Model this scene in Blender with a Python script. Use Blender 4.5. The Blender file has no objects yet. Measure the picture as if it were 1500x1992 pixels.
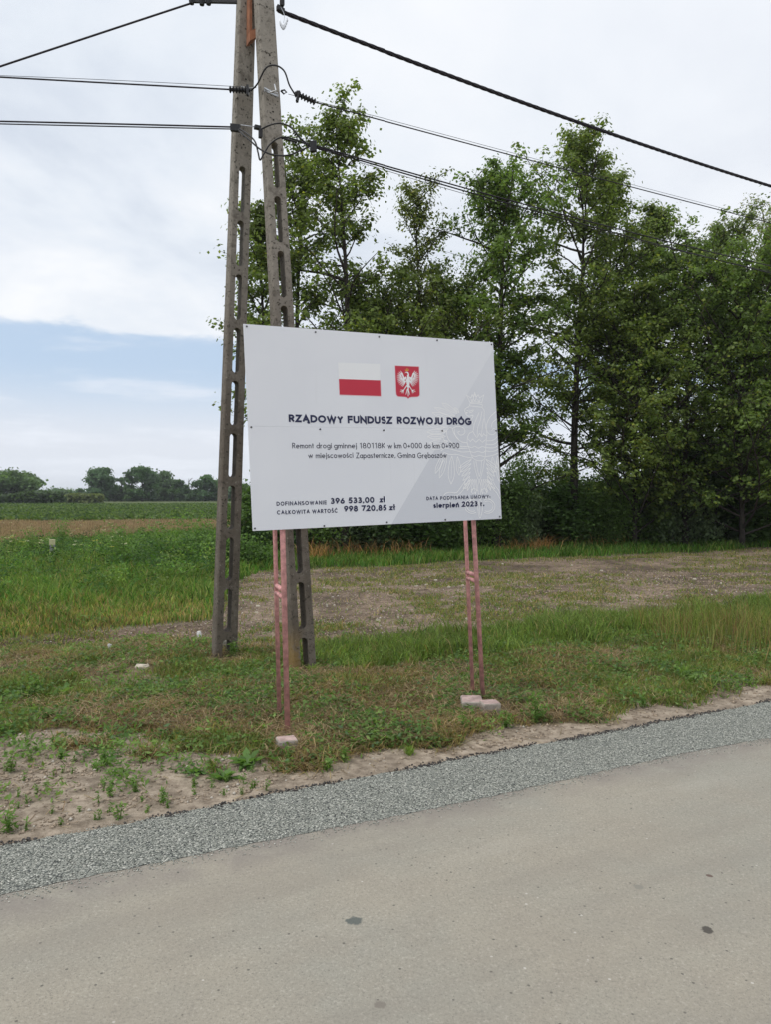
import bpy, math, random
import numpy as np
from mathutils import Vector, Matrix
R = math.radians
scene = bpy.context.scene
COL = scene.collection

# ------------------------------------------------------------------ camera
F, HOR, CAMZ = 1500.0, 963.0, 1.6          # focal length and horizon of the photograph in its own pixels
PITCH = math.atan((996 - HOR) / F)
cam = bpy.data.objects.new('camera', bpy.data.cameras.new('camera'))
COL.objects.link(cam)
cam.location = (0, 0, CAMZ)
cam.rotation_euler = (R(90) - PITCH, 0, 0)
cam.data.sensor_fit = 'VERTICAL'
cam.data.sensor_height = 24
cam.data.lens = 24 * F / 1992
cam.data.clip_end = 4000
scene.camera = cam

# ------------------------------------------------------------------ light
SUN_DIR = Vector((-0.55, -0.28, 1.10)).normalized()      # towards the veiled sun
sun = bpy.data.objects.new('sun', bpy.data.lights.new('sun', 'SUN'))
COL.objects.link(sun)
sun.data.energy = 1.6
sun.data.angle = R(14)
sun.data.color = (1.0, 0.96, 0.90)
sun.rotation_euler = SUN_DIR.to_track_quat('Z', 'Y').to_euler()

w = bpy.data.worlds.new('World'); scene.world = w; w.use_nodes = True
nt = w.node_tree; nt.nodes.clear()
def N(nt, t, **k):
    n = nt.nodes.new(t)
    for a, b in k.items():
        if a == 'inp':
            for i, v in b.items(): n.inputs[i].default_value = v
        else: setattr(n, a, b)
    return n
def Mth(nt, op, a, b=None, c=None, clamp=False):
    n = nt.nodes.new('ShaderNodeMath'); n.operation = op; n.use_clamp = clamp
    for i, v in enumerate((a, b, c)):
        if v is None: continue
        if isinstance(v, (int, float)): n.inputs[i].default_value = v
        else: nt.links.new(v, n.inputs[i])
    return n.outputs[0]
def MixC(nt, f, a, b, mode='MIX'):
    n = nt.nodes.new('ShaderNodeMix'); n.data_type = 'RGBA'; n.blend_type = mode
    for s, v in ((0, f), (6, a), (7, b)):
        if isinstance(v, (int, float)): n.inputs[s].default_value = v
        elif isinstance(v, tuple): n.inputs[s].default_value = (*v[:3], 1)
        else: nt.links.new(v, n.inputs[s])
    return n.outputs[2]
def Smooth(nt, v, a, b):
    n = nt.nodes.new('ShaderNodeMapRange'); n.interpolation_type = 'SMOOTHSTEP'
    nt.links.new(v, n.inputs[0]); n.inputs[1].default_value = a; n.inputs[2].default_value = b
    return n.outputs[0]
sky = N(nt, 'ShaderNodeTexSky', sky_type='NISHITA', sun_disc=False)
sky.sun_elevation = math.asin(SUN_DIR.z)
sky.sun_rotation = math.atan2(SUN_DIR.x, SUN_DIR.y)
tc = N(nt, 'ShaderNodeTexCoord')
sep = N(nt, 'ShaderNodeSeparateXYZ'); nt.links.new(tc.outputs['Generated'], sep.inputs[0])
dx, dy, dz = sep.outputs
# cloud-plane coordinates
zc = Mth(nt, 'MAXIMUM', dz, 0.02)
zz = Mth(nt, 'ADD', zc, 0.16)
comb = N(nt, 'ShaderNodeCombineXYZ')
nt.links.new(Mth(nt, 'DIVIDE', dx, zz), comb.inputs[0])
nt.links.new(Mth(nt, 'DIVIDE', dy, zz), comb.inputs[1])
n1 = N(nt, 'ShaderNodeTexNoise', inp={'Scale': 1.1, 'Detail': 7.0, 'Roughness': 0.55, 'Distortion': 0.3})
nt.links.new(comb.outputs[0], n1.inputs['Vector'])
n2 = N(nt, 'ShaderNodeTexNoise', inp={'Scale': 3.2, 'Detail': 8.0, 'Roughness': 0.6})
nt.links.new(comb.outputs[0], n2.inputs['Vector'])
cr = N(nt, 'ShaderNodeValToRGB')
e = cr.color_ramp.elements
e[0].position = .34; e[0].color = (5.4, 6.0, 7.0, 1)
e[1].position = .64; e[1].color = (8.5, 8.7, 9.0, 1)
m_ = cr.color_ramp.elements.new(.48); m_.color = (7.1, 7.6, 8.3, 1)
nt.links.new(n1.outputs[0], cr.inputs[0])
# brighter veil towards the upper right
brt = Mth(nt, 'MULTIPLY', Smooth(nt, Mth(nt, 'ADD', Mth(nt, 'MULTIPLY', dx, 1.0), Mth(nt, 'MULTIPLY', dz, 0.9)), 0.1, 0.85), .62)
cloud = MixC(nt, brt, cr.outputs[0], (8.3, 8.5, 8.9))
edge = Mth(nt, 'SUBTRACT', dz, Mth(nt, 'MULTIPLY', Mth(nt, 'SUBTRACT', n2.outputs[0], .5), .07))
edge = Mth(nt, 'ADD', edge, Mth(nt, 'MULTIPLY', dx, .055))
mask = Smooth(nt, edge, .170, .188)
thin = Smooth(nt, n1.outputs[0], .36, .25)
mask = Mth(nt, 'SUBTRACT', mask, Mth(nt, 'MULTIPLY', thin, .35), clamp=True)
# pale air above the horizon, with a few flat wisps
skyc = MixC(nt, .18, sky.outputs[0], (4.0, 6.1, 9.3))
skyc = MixC(nt, .75, skyc, (5.2, 6.4, 8.0))
low = Smooth(nt, dz, .165, .055)
pale = MixC(nt, low, skyc, (6.9, 7.3, 8.0))
comb2 = N(nt, 'ShaderNodeCombineXYZ')
nt.links.new(Mth(nt, 'MULTIPLY', dx, 5.0), comb2.inputs[0]); nt.links.new(Mth(nt, 'MULTIPLY', dz, 26.0), comb2.inputs[1])
nt.links.new(Mth(nt, 'MULTIPLY', dy, 5.0), comb2.inputs[2])
n3 = N(nt, 'ShaderNodeTexNoise', inp={'Scale': 1.3, 'Detail': 6.0, 'Roughness': 0.55})
nt.links.new(comb2.outputs[0], n3.inputs['Vector'])
wisp = Mth(nt, 'MULTIPLY', Smooth(nt, n3.outputs[0], .46, .68), Mth(nt, 'ADD', .45, Mth(nt, 'MULTIPLY', low, .4)))
pale = MixC(nt, wisp, pale, (7.6, 8.0, 8.7))
final = MixC(nt, mask, pale, cloud)
bg = N(nt, 'ShaderNodeBackground', inp={'Strength': 0.1})
nt.links.new(final, bg.inputs[0])
out = N(nt, 'ShaderNodeOutputWorld'); nt.links.new(bg.outputs[0], out.inputs[0])

scene.view_settings.view_transform = 'Standard'
scene.view_settings.look = 'None'
scene.view_settings.exposure = 0.19
scene.view_settings.gamma = 1
scene.cycles.max_bounces = 6
scene.cycles.transparent_max_bounces = 4

# ------------------------------------------------------------------ geometry of the view (used to measure the place)
FW = Vector((0, math.cos(PITCH), -math.sin(PITCH))); UP = Vector((0, math.sin(PITCH), math.cos(PITCH)))
CAM = Vector((0, 0, CAMZ))
def ray(x, y): return FW + Vector((1, 0, 0)) * ((x - 750) / F) + UP * ((996 - y) / F)
def G(x, y, z=0.0):
    d = ray(x, y); return CAM + d * ((z - CAM.z) / d.z)
def At(x, y, Y):
    d = ray(x, y); return CAM + d * (Y / d.y)

# ------------------------------------------------------------------ helpers
def tag(o, label=None, cat=None, group=None, kind=None):
    if label: o['label'] = label
    if cat: o['category'] = cat
    if group: o['group'] = group
    if kind: o['kind'] = kind
    return o
def thing(name, loc, label, cat, group=None):
    o = bpy.data.objects.new(name, None); COL.objects.link(o); o.location = loc
    o.empty_display_size = .2
    return tag(o, label, cat, group)
def np_mesh(name, V, faces, mats, parent=None, col=None, mi=None, smooth=False, origin=None):
    """faces: list of int arrays (M,k). V in world space; made local to the parent's or its own origin"""
    V = np.asarray(V, dtype=np.float32)
    me = bpy.data.meshes.new(name)
    me.vertices.add(len(V))
    off = np.array(parent_origin(parent) if parent else (origin or (0, 0, 0)), dtype=np.float32)
    me.vertices.foreach_set('co', (V - off).ravel())
    faces = [np.asarray(f, dtype=np.int32) for f in faces if len(f)]
    tot = np.concatenate([np.full(len(f), f.shape[1], dtype=np.int32) for f in faces])
    idx = np.concatenate([f.ravel() for f in faces])
    start = np.concatenate([[0], np.cumsum(tot)[:-1]]).astype(np.int32)
    me.loops.add(len(idx)); me.loops.foreach_set('vertex_index', idx)
    me.polygons.add(len(tot)); me.polygons.foreach_set('loop_start', start); me.polygons.foreach_set('loop_total', tot)
    if mi is not None: me.polygons.foreach_set('material_index', np.asarray(mi, dtype=np.int32))
    if smooth: me.polygons.foreach_set('use_smooth', np.ones(len(tot), dtype=bool))
    if col is not None:
        a = me.color_attributes.new('tint', 'FLOAT_COLOR', 'POINT')
        c = np.ones((len(V), 4), dtype=np.float32); c[:, :3] = col
        a.data.foreach_set('color', c.ravel())
    me.update(calc_edges=True)
    for m in (mats if isinstance(mats, (list, tuple)) else [mats]): me.materials.append(m)
    o = bpy.data.objects.new(name, me); COL.objects.link(o)
    if parent: o.parent = parent
    elif origin: o.location = origin
    return o
def parent_origin(p):
    v = Vector((0, 0, 0))
    while p: v += p.location; p = p.parent
    return tuple(v)
class MB:
    def __init__(s): s.v = []; s.f = []; s.m = []; s.cur = 0
    def add(s, vs, fs):
        b = len(s.v); s.v += [tuple(v) for v in vs]; s.f += [tuple(b + i for i in f) for f in fs]; s.m += [s.cur] * len(fs)
    def box(s, c, x, y, z):      # centre and three half-axis vectors
        c, x, y, z = map(Vector, (c, x, y, z)); vs = []
        for k in (-1, 1):
            for j in (-1, 1):
                for i in (-1, 1): vs.append(c + x * i + y * j + z * k)
        s.add(vs, [(0, 2, 3, 1), (4, 5, 7, 6), (0, 1, 5, 4), (2, 6, 7, 3), (0, 4, 6, 2), (1, 3, 7, 5)])
    def tube(s, pts, r, n=8, cap=True):
        pts = [Vector(p) for p in pts]; rs = r if isinstance(r, (list, tuple)) else [r] * len(pts)
        vs = []; fs = []; ref = None
        for i, p in enumerate(pts):
            d = (pts[min(i + 1, len(pts) - 1)] - pts[max(i - 1, 0)]).normalized()
            if ref is None:
                ref = Vector((0, 0, 1)) if abs(d.z) < .9 else Vector((1, 0, 0))
            a = (ref - d * ref.dot(d)).normalized(); ref = a; b = d.cross(a)
            for k in range(n):
                t = 2 * math.pi * k / n; vs.append(p + (a * math.cos(t) + b * math.sin(t)) * rs[i])
        for i in range(len(pts) - 1):
            for k in range(n):
                k2 = (k + 1) % n; fs.append((i * n + k, i * n + k2, (i + 1) * n + k2, (i + 1) * n + k))
        if cap: fs.append(tuple(range(n))[::-1]); fs.append(tuple((len(pts) - 1) * n + k for k in range(n)))
        s.add(vs, fs)
    def build(s, name, mats, parent=None, smooth=False, origin=None):
        me = bpy.data.meshes.new(name)
        off = Vector(parent_origin(parent) if parent else (origin or (0, 0, 0)))
        me.from_pydata([Vector(v) - off for v in s.v], [], s.f)
        mats = mats if isinstance(mats, (list, tuple)) else [mats]
        for m in mats: me.materials.append(m)
        me.polygons.foreach_set('material_index', s.m)
        if smooth: me.polygons.foreach_set('use_smooth', [True] * len(s.f))
        me.update()
        o = bpy.data.objects.new(name, me); COL.objects.link(o)
        if parent: o.parent = parent
        elif origin: o.location = origin
        return o
def spline(pts, n=10):
    P = [Vector(p) for p in pts]; P = [P[0] * 2 - P[1]] + P + [P[-1] * 2 - P[-2]]; o = []
    for i in range(1, len(P) - 2):
        for k in range(n):
            t = k / n; a, b, c, d = P[i - 1:i + 3]
            o.append(.5 * ((2 * b) + (c - a) * t + (2 * a - 5 * b + 4 * c - d) * t * t + (3 * b - a - 3 * c + d) * t ** 3))
    o.append(P[-2]); return o

# ------------------------------------------------------------------ value noise
def vnoise(x, y, seed=0):
    x = np.asarray(x, dtype=np.float64); y = np.asarray(y, dtype=np.float64)
    xi = np.floor(x).astype(np.int64); yi = np.floor(y).astype(np.int64); fx = x - xi; fy = y - yi
    fx = fx * fx * (3 - 2 * fx); fy = fy * fy * (3 - 2 * fy)
    def h(a, b):
        n = (a * 374761393 + b * 668265263 + seed * 1442695041) & 0xffffffff
        n = ((n ^ (n >> 13)) * 1274126177) & 0xffffffff
        return ((n ^ (n >> 16)) & 0xffff) / 65535.0
    return (h(xi, yi) * (1 - fx) + h(xi + 1, yi) * fx) * (1 - fy) + (h(xi, yi + 1) * (1 - fx) + h(xi + 1, yi + 1) * fx) * fy
def fbm(x, y, sc, seed=0, o=4):
    s = 0; a = 1; t = 0
    for i in range(o):
        s = s + a * vnoise(x * sc, y * sc, seed + i * 17); t += a; a *= .5; sc *= 2.03
    return s / t
def sst(v, a, b):
    t = np.clip((v - a) / (b - a), 0, 1); return t * t * (3 - 2 * t)

# ------------------------------------------------------------------ materials
def mat(name, rough=.8, spec=.3):
    m = bpy.data.materials.new(name); m.use_nodes = True
    b = m.node_tree.nodes['Principled BSDF']; b.inputs['Roughness'].default_value = rough
    b.inputs['Specular IOR Level'].default_value = spec
    return m, m.node_tree, b
def plain(name, c, rough=.6, spec=.3, metal=0, nz=0.0, nsc=20, bump=0.0):
    m, nt, b = mat(name, rough, spec)
    b.inputs['Metallic'].default_value = metal
    if nz or bump:
        t = N(nt, 'ShaderNodeTexCoord'); n = N(nt, 'ShaderNodeTexNoise', inp={'Scale': float(nsc), 'Detail': 6.0, 'Roughness': .6})
        nt.links.new(t.outputs['Object'], n.inputs['Vector'])
        col = MixC(nt, Smooth(nt, n.outputs[0], .3, .7), tuple(x * (1 - nz) for x in c), tuple(min(1, x * (1 + nz)) for x in c))
        nt.links.new(col, b.inputs['Base Color'])
        if bump:
            bp = N(nt, 'ShaderNodeBump', inp={'Strength': bump, 'Distance': .01}); nt.links.new(n.outputs[0], bp.inputs['Height']); nt.links.new(bp.outputs[0], b.inputs['Normal'])
    else: b.inputs['Base Color'].default_value = (*c, 1)
    return m
def leaf_mat(name, trans=.35, rough=.55, spec=.25):
    """foliage: colour from the per-leaf species tint"""
    m = bpy.data.materials.new(name); m.use_nodes = True; nt = m.node_tree; nt.nodes.clear()
    a = N(nt, 'ShaderNodeVertexColor', layer_name='tint')
    p = N(nt, 'ShaderNodeBsdfPrincipled', inp={'Roughness': rough, 'Specular IOR Level': spec}); nt.links.new(a.outputs[0], p.inputs['Base Color'])
    t = N(nt, 'ShaderNodeBsdfTranslucent'); nt.links.new(MixC(nt, 1.0, a.outputs[0], (1.25, 1.35, .7), 'MULTIPLY'), t.inputs[0])
    mx = N(nt, 'ShaderNodeMixShader', inp={0: trans}); nt.links.new(p.outputs[0], mx.inputs[1]); nt.links.new(t.outputs[0], mx.inputs[2])
    o = N(nt, 'ShaderNodeOutputMaterial'); nt.links.new(mx.outputs[0], o.inputs[0]); return m
M_leaf = leaf_mat('foliage', .45); M_grass = leaf_mat('grass_blades', .42, .6, .2)
M_bark = plain('alder_bark', (.050, .042, .036), .9, .2, nz=.4, nsc=6, bump=.6)

# ground: soil / sand colour comes from the painted ground map, with grain and pebbles on top
def ground_mat():
    m, nt, b = mat('earth', .95, .15)
    a = N(nt, 'ShaderNodeVertexColor', layer_name='tint')
    g = N(nt, 'ShaderNodeNewGeometry')
    n = N(nt, 'ShaderNodeTexNoise', inp={'Scale': 9.0, 'Detail': 9.0, 'Roughness': .7}); nt.links.new(g.outputs['Position'], n.inputs['Vector'])
    n2 = N(nt, 'ShaderNodeTexNoise', inp={'Scale': 70.0, 'Detail': 4.0, 'Roughness': .7}); nt.links.new(g.outputs['Position'], n2.inputs['Vector'])
    c = MixC(nt, Smooth(nt, n.outputs[0], .36, .66), MixC(nt, 1.0, a.outputs[0], (.62, .60, .58), 'MULTIPLY'), MixC(nt, 1.0, a.outputs[0], (1.22, 1.22, 1.22), 'MULTIPLY'))
    c = MixC(nt, Smooth(nt, n2.outputs[0], .56, .70), c, MixC(nt, 1.0, c, (.55, .52, .48), 'MULTIPLY'))
    v = N(nt, 'ShaderNodeTexVoronoi', inp={'Scale': 22.0}); nt.links.new(g.outputs['Position'], v.inputs['Vector'])
    peb = Mth(nt, 'MULTIPLY', Smooth(nt, v.outputs['Distance'], .16, .10), Smooth(nt, n.outputs[0], .52, .6))
    c = MixC(nt, peb, c, (.42, .37, .31))
    nt.links.new(c, b.inputs['Base Color'])
    h = Mth(nt, 'ADD', n.outputs[0], Mth(nt, 'MULTIPLY', n2.outputs[0], .35))
    bp = N(nt, 'ShaderNodeBump', inp={'Strength': .8, 'Distance': .03}); nt.links.new(h, bp.inputs['Height']); nt.links.new(bp.outputs[0], b.inputs['Normal'])
    return m
M_ground = ground_mat()

# ------------------------------------------------------------------ road frame: s along the road edge, t away from the road
P0 = G(0, 1647); P1 = G(1500, 1365)
RU = Vector((P1.x - P0.x, P1.y - P0.y, 0)).normalized(); RN = Vector((-RU.y, RU.x, 0))
def st(x, y):
    ax = x - P0.x; ay = y - P0.y
    return ax * RU.x + ay * RU.y, ax * RN.x + ay * RN.y
def xy(s, t): return P0.x + RU.x * s + RN.x * t, P0.y + RU.y * s + RN.y * t

def zones(x, y):
    """weights of the kinds of ground cover"""
    s, t = st(x, y)
    e1 = fbm(x, y, .9, 3) - .5; e2 = fbm(x, y, 2.6, 11) - .5; e3 = fbm(x, y, .35, 5) - .5
    tv = .24 + 1.35 * sst(s, 1.8, .2) + .5 * e2 + .35 * e1
    tv = np.where(s < 0, 1.2 + 1.2 * e1 + .6 * e2, tv)
    so = sst(s, 2.2, .6); veg = sst(t - tv + so * .9 * (vnoise(x * 5, y * 5, 91) - .5) + so * .5 * (vnoise(x * 14, y * 14, 92) - .5), -.03 - .25 * so, .10 + .25 * so)
    tl = 2.15 + .9 * e1 + .35 * sst(s, 6, 1.6)
    lush = sst(t - tl, -.15, .25) * sst(t - (3.75 + .7 * e1), .2, -.2) * sst(s, 2.45, 3.1)
    # bare field and, towards the left, the wheel track it narrows to
    lo = 3.75 + .7 * e1 + 1.0 * sst(s, 2.9, 1.2)
    q_ = x + .2 * y + .8 * e1
    hi = 5.6 + .7 * e3 + 5.6 * sst(q_, -.5, .6)
    hi = hi + .5 * e1
    bare = sst(t - lo, -.15, .2) * sst(t - hi, .25, -.25)
    patch = sst(fbm(x * .6 + 3, y, .8, 21) + .10 * sst(s, 5, 11) + .05*sst(t,6,10), .465, .57)
    mown = veg * sst(t - tl, .25, -.15)
    mown = np.where(s < 2.8, veg * sst(t - (lo), .2, -.15), mown)
    edge = sst(t - hi, -.2, .4)
    foot = edge * sst(q_, -.6, .2)
    mead = edge * (1 - sst(q_, -.6, .2))
    clr = np.ones_like(s)
    for fx, fy, fr in ((G(557, 1445).x, G(557, 1445).y, .10), (G(945, 1388).x, G(945, 1388).y, .17), (G(915, 1385).x, G(915, 1385).y, .12), (G(277, 1306).x, G(277, 1306).y - .04, .13), (G(212, 1268).x, G(212, 1268).y - .05, .09)): clr = clr * sst((x - fx) ** 2 + (y - fy) ** 2, (fr * .8) ** 2, (fr * 1.3) ** 2)
    for q0 in (G(435, 1280), G(588, 1307)): clr = clr * sst((x - q0.x) ** 2 + (y - q0.y + .12) ** 2, .12 ** 2, .26 ** 2)
    return dict(clr=clr, s=s, t=t, tv=tv, veg=veg, lush=lush * (1 - bare), bare=bare, patch=patch, mown=mown * (1 - bare) * (1 - lush), foot=foot, mead=mead, e1=e1, e2=e2, e3=e3)

FLAT = [(G(557, 1445)[:2], .22), (G(940, 1388)[:2], .30), (G(435, 1280)[:2], .35), (G(588, 1307)[:2], .35)]
def ground_z(x, y):
    s, t = st(x, y)
    z = (fbm(x, y, .8, 40, 3) - .5) * .10 * sst(t, .15, 1.5) + (fbm(x, y, 3.1, 41, 3) - .5) * .035 * sst(t, .05, .5)
    z = z + .008 * sst(t, .02, .6) + .004 + .014 * sst(t, .05, .8)
    for q0, r0 in FLAT: z = z + (.022 - z) * np.exp(-(((x - q0[0]) ** 2 + (y - q0[1]) ** 2) / r0 ** 2) ** 2)
    z = np.where(t < .0, -.03, z)
    # wheel track is sunk
    z = z - .05 * np.exp(-((t - 5.1) / .35) ** 2) * sst(s, 3.0, 1.0)
    return z

# ------------------------------------------------------------------ ground sheet
def build_ground():
    def axis(lo, hi, near_lo, near_hi, step, grow):
        a = list(np.arange(near_lo, near_hi, step))
        d = step; v = near_hi
        while v < hi: a.append(v); d *= grow; v += d
        a.append(hi); d = step; v = near_lo - step
        b = []
        while v > lo: b.append(v); d *= grow; v -= d
        b.append(lo); return np.array(b[::-1] + a)
    X = axis(-1500, 1500, -5.5, 8.5, .035, 1.07); Y = axis(-300, 2500, 2.6, 14.0, .035, 1.05)
    gx, gy = np.meshgrid(X, Y)
    z = ground_z(gx, gy)
    z = z * sst(gy, 200, 40) + (gy > 200) * .0
    Z = zones(gx, gy)
    nz = fbm(gx, gy, 1.3, 60)[..., None]; nz2 = fbm(gx, gy, 5, 61)[..., None]
    sand = np.array([.33, .275, .215]); soil = np.array([.18, .138, .105]); dark = np.array([.105, .078, .058])
    green = np.array([.075, .088, .030]); straw = np.array([.19, .155, .085])
    c = sand * (1 - .35 * (nz < .42)) + 0 * nz
    c = sand * (.75 + .5 * nz2) * np.ones_like(nz)
    def mix(c, w, k): return c * (1 - w[..., None]) + k * w[..., None]
    mw = soil * (1 - sst(nz, .35, .6)) + straw * sst(nz, .35, .6)
    c = mix(c, Z['mown'] * .85, mw)
    c = mix(c, Z['lush'], green * .8)
    br = soil * (.8 + .75 * sst(nz, .3, .7)) ; br = br * (1 - .25 * (1 - sst(nz2, .35, .55)))
    trk = sst(Z['s'], 3.0, 1.5)[..., None]
    br = br * (1 - trk) + (dark * (1 + .8 * sst(nz, .35, .65))) * trk
    c = mix(c, Z['bare'], br)
    c = mix(c, Z['foot'], green * .7); c = mix(c, Z['mead'], green * .8)
    # far field strips
    cl = gy + gx * .06
    far = np.array([.085, .125, .035]); grain = np.array([.27, .205, .15])
    b1 = sst(gy - 1.94 * gx, 48.0, 49.5) * (gx < 12) * (gy > 22); c = mix(c, b1, grain * (.85 + .3 * nz))
    b2 = sst(gy - gx * .25, 46, 47); c = mix(c, b2, far * (.75 + .5 * nz))
    b3 = sst(gy, 112, 120); c = mix(c, b3, np.array([.10, .13, .05]))
    V = np.stack([gx, gy, z], -1).reshape(-1, 3)
    ny, nx = gx.shape; i = (np.arange(ny - 1)[:, None] * nx + np.arange(nx - 1)[None, :]).ravel()
    np_mesh_obj = np_mesh('ground', V, [np.stack([i, i + 1, i + nx + 1, i + nx], 1)], M_ground, col=np.clip(c, 0.01, 1).reshape(-1, 3), smooth=True)
    tag(np_mesh_obj, kind='structure')
build_ground()

# ------------------------------------------------------------------ road: chip-sealed carriageway, fresh gravel strip along its edge
def wob(s, k, a): return a * (math.sin(s * 1.7 + k) * .5 + math.sin(s * 4.3 + k * 2) * .3 + math.sin(s * 11 + k * 3) * .2)
def strip_mesh(name, s0, s1, ta, tb, z, m, n=700, zt=None):
    V = []; 
    for i in range(n + 1):
        s = s0 + (s1 - s0) * i / n; a = ta(s); b = tb(s)
        for k in range(7):
            t = a + (b - a) * k / 6; x, y = xy(s, t); V.append((x, y, z))
    q = [(i * 7 + k, i * 7 + k + 7, i * 7 + k + 8, i * 7 + k + 1) for i in range(n) for k in range(6)]
    return tag(np_mesh(name, V, [np.array(q)], m), kind='structure')
def road_mat():
    m, nt, b = mat('bleached_chip_seal', .92, .2)
    g = N(nt, 'ShaderNodeNewGeometry'); P = g.outputs['Position']
    def noise(s, d=6., r=.6):
        n = N(nt, 'ShaderNodeTexNoise', inp={'Scale': s, 'Detail': d, 'Roughness': r}); nt.links.new(P, n.inputs['Vector']); return n.outputs[0]
    big = noise(.7, 4.); mid = noise(5., 6.); fine = noise(90., 3., .7); spk = noise(210., 2., .7)
    c = MixC(nt, Smooth(nt, big, .35, .65), (.325, .296, .240), (.290, .278, .235))
    c = MixC(nt, Mth(nt, 'MULTIPLY', Smooth(nt, mid, .40, .7), .5), c, (.29, .262, .215))
    c = MixC(nt, Mth(nt, 'MULTIPLY', Smooth(nt, fine, .52, .68), .55), c, (.20, .185, .16))
    c = MixC(nt, Mth(nt, 'MULTIPLY', Smooth(nt, fine, .45, .32), .55), c, (.43, .40, .345))
    c = MixC(nt, Mth(nt, 'MULTIPLY', Smooth(nt, spk, .60, .72), .8), c, (.10, .095, .085))
    v = N(nt, 'ShaderNodeTexVoronoi', inp={'Scale': 16.0, 'Randomness': 1.}); nt.links.new(P, v.inputs['Vector'])
    c = MixC(nt, Mth(nt, 'MULTIPLY', Smooth(nt, v.outputs['Distance'], .10, .06), .8), c, (.09, .085, .075))
    v2 = N(nt, 'ShaderNodeTexVoronoi', inp={'Scale': 9.0}); nt.links.new(P, v2.inputs['Vector'])
    c = MixC(nt, Mth(nt, 'MULTIPLY', Smooth(nt, v2.outputs['Distance'], .055, .035), .8), c, (.55, .52, .47))
    # darker, slightly purple worn band along the fresh strip
    a = -RN.x, -RN.y
    sp = N(nt, 'ShaderNodeSeparateXYZ'); nt.links.new(P, sp.inputs[0])
    t = Mth(nt, 'ADD', Mth(nt, 'MULTIPLY', sp.outputs[0], RN.x), Mth(nt, 'MULTIPLY', sp.outputs[1], RN.y))
    t = Mth(nt, 'SUBTRACT', t, P0.x * RN.x + P0.y * RN.y)
    t2 = Mth(nt, 'ADD', t, Mth(nt, 'MULTIPLY', Mth(nt, 'SUBTRACT', noise(1.6), .5), .45))
    band = Mth(nt, 'MULTIPLY', Smooth(nt, t2, -.82, -.52), Smooth(nt, mid, .28, .6))
    c = MixC(nt, Mth(nt, 'MULTIPLY', band, .75), c, (.215, .19, .172))
    cs = N(nt, 'ShaderNodeCombineXYZ'); nt.links.new(Mth(nt, 'MULTIPLY', t, 1.0), cs.inputs[0]); along = Mth(nt, 'ADD', Mth(nt, 'MULTIPLY', sp.outputs[0], RU.x), Mth(nt, 'MULTIPLY', sp.outputs[1], RU.y)); nt.links.new(Mth(nt, 'MULTIPLY', along, .12), cs.inputs[1])
    st_n = N(nt, 'ShaderNodeTexNoise', inp={'Scale': 2.6, 'Detail': 5.0, 'Roughness': .6}); nt.links.new(cs.outputs[0], st_n.inputs['Vector'])
    c = MixC(nt, Mth(nt, 'MULTIPLY', Smooth(nt, st_n.outputs[0], .45, .68), .35), c, (.225, .205, .175)); c = MixC(nt, Mth(nt, 'MULTIPLY', Smooth(nt, st_n.outputs[0], .45, .28), .30), c, (.40, .375, .32))
    # two oil drips
    for (px, py, rx, ry, col) in ((688, 1793, .031, .029, (.085, .10, .095)), (1376, 1811, .024, .026, (.055, .05, .045)), (1381, 1705, .014, .012, (.11, .07, .06)), (740, 1957, .022, .02, (.19, .17, .145)), (1243, 1727, .02, .02, (.22, .21, .18))):
        q = G(px, py)
        ex = Mth(nt, 'DIVIDE', Mth(nt, 'SUBTRACT', sp.outputs[0], q.x), rx); ey = Mth(nt, 'DIVIDE', Mth(nt, 'SUBTRACT', sp.outputs[1], q.y), ry)
        d = Mth(nt, 'SQRT', Mth(nt, 'ADD', Mth(nt, 'MULTIPLY', ex, ex), Mth(nt, 'MULTIPLY', ey, ey)))
        d = Mth(nt, 'ADD', d, Mth(nt, 'MULTIPLY', Mth(nt, 'SUBTRACT', noise(45., 3.), .5), 1.6))
        c = MixC(nt, Mth(nt, 'MULTIPLY', Smooth(nt, d, 1.1, .75), .85), c, col)
    nt.links.new(c, b.inputs['Base Color'])
    bp = N(nt, 'ShaderNodeBump', inp={'Strength': .5, 'Distance': .006}); nt.links.new(Mth(nt, 'ADD', fine, Mth(nt, 'MULTIPLY', spk, .5)), bp.inputs['Height']); nt.links.new(bp.outputs[0], b.inputs['Normal'])
    return m
def gravel_mat():
    m, nt, b = mat('fresh_grey_chippings', .8, .35)
    g = N(nt, 'ShaderNodeNewGeometry'); P = g.outputs['Position']
    v = N(nt, 'ShaderNodeTexVoronoi', inp={'Scale': 120.0}); nt.links.new(P, v.inputs['Vector'])
    sp = N(nt, 'ShaderNodeSeparateColor'); nt.links.new(v.outputs['Color'], sp.inputs[0])
    c = MixC(nt, sp.outputs[0], (.165, .178, .158), (.375, .382, .335))
    c = MixC(nt, Smooth(nt, sp.outputs[1], .80, .9), c, (.54, .54, .48))
    c = MixC(nt, Smooth(nt, sp.outputs[2], .22, .1), c, (.055, .062, .062))
    c = MixC(nt, Smooth(nt, v.outputs['Distance'], .55, .85), c, (.06, .06, .055))
    nt.links.new(c, b.inputs['Base Color'])
    bp = N(nt, 'ShaderNodeBump', inp={'Strength': 1., 'Distance': .008}); bp.invert = True
    nt.links.new(v.outputs['Distance'], bp.inputs['Height']); nt.links.new(bp.outputs[0], b.inputs['Normal'])
    return m
def t_of(px, py):
    q = G(px, py); return st(q.x, q.y)
LOW = sorted([t_of(0, 1745), t_of(250, 1692), t_of(500, 1642), t_of(873, 1567), t_of(1060, 1528), t_of(1280, 1478), t_of(1500, 1437)])
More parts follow.
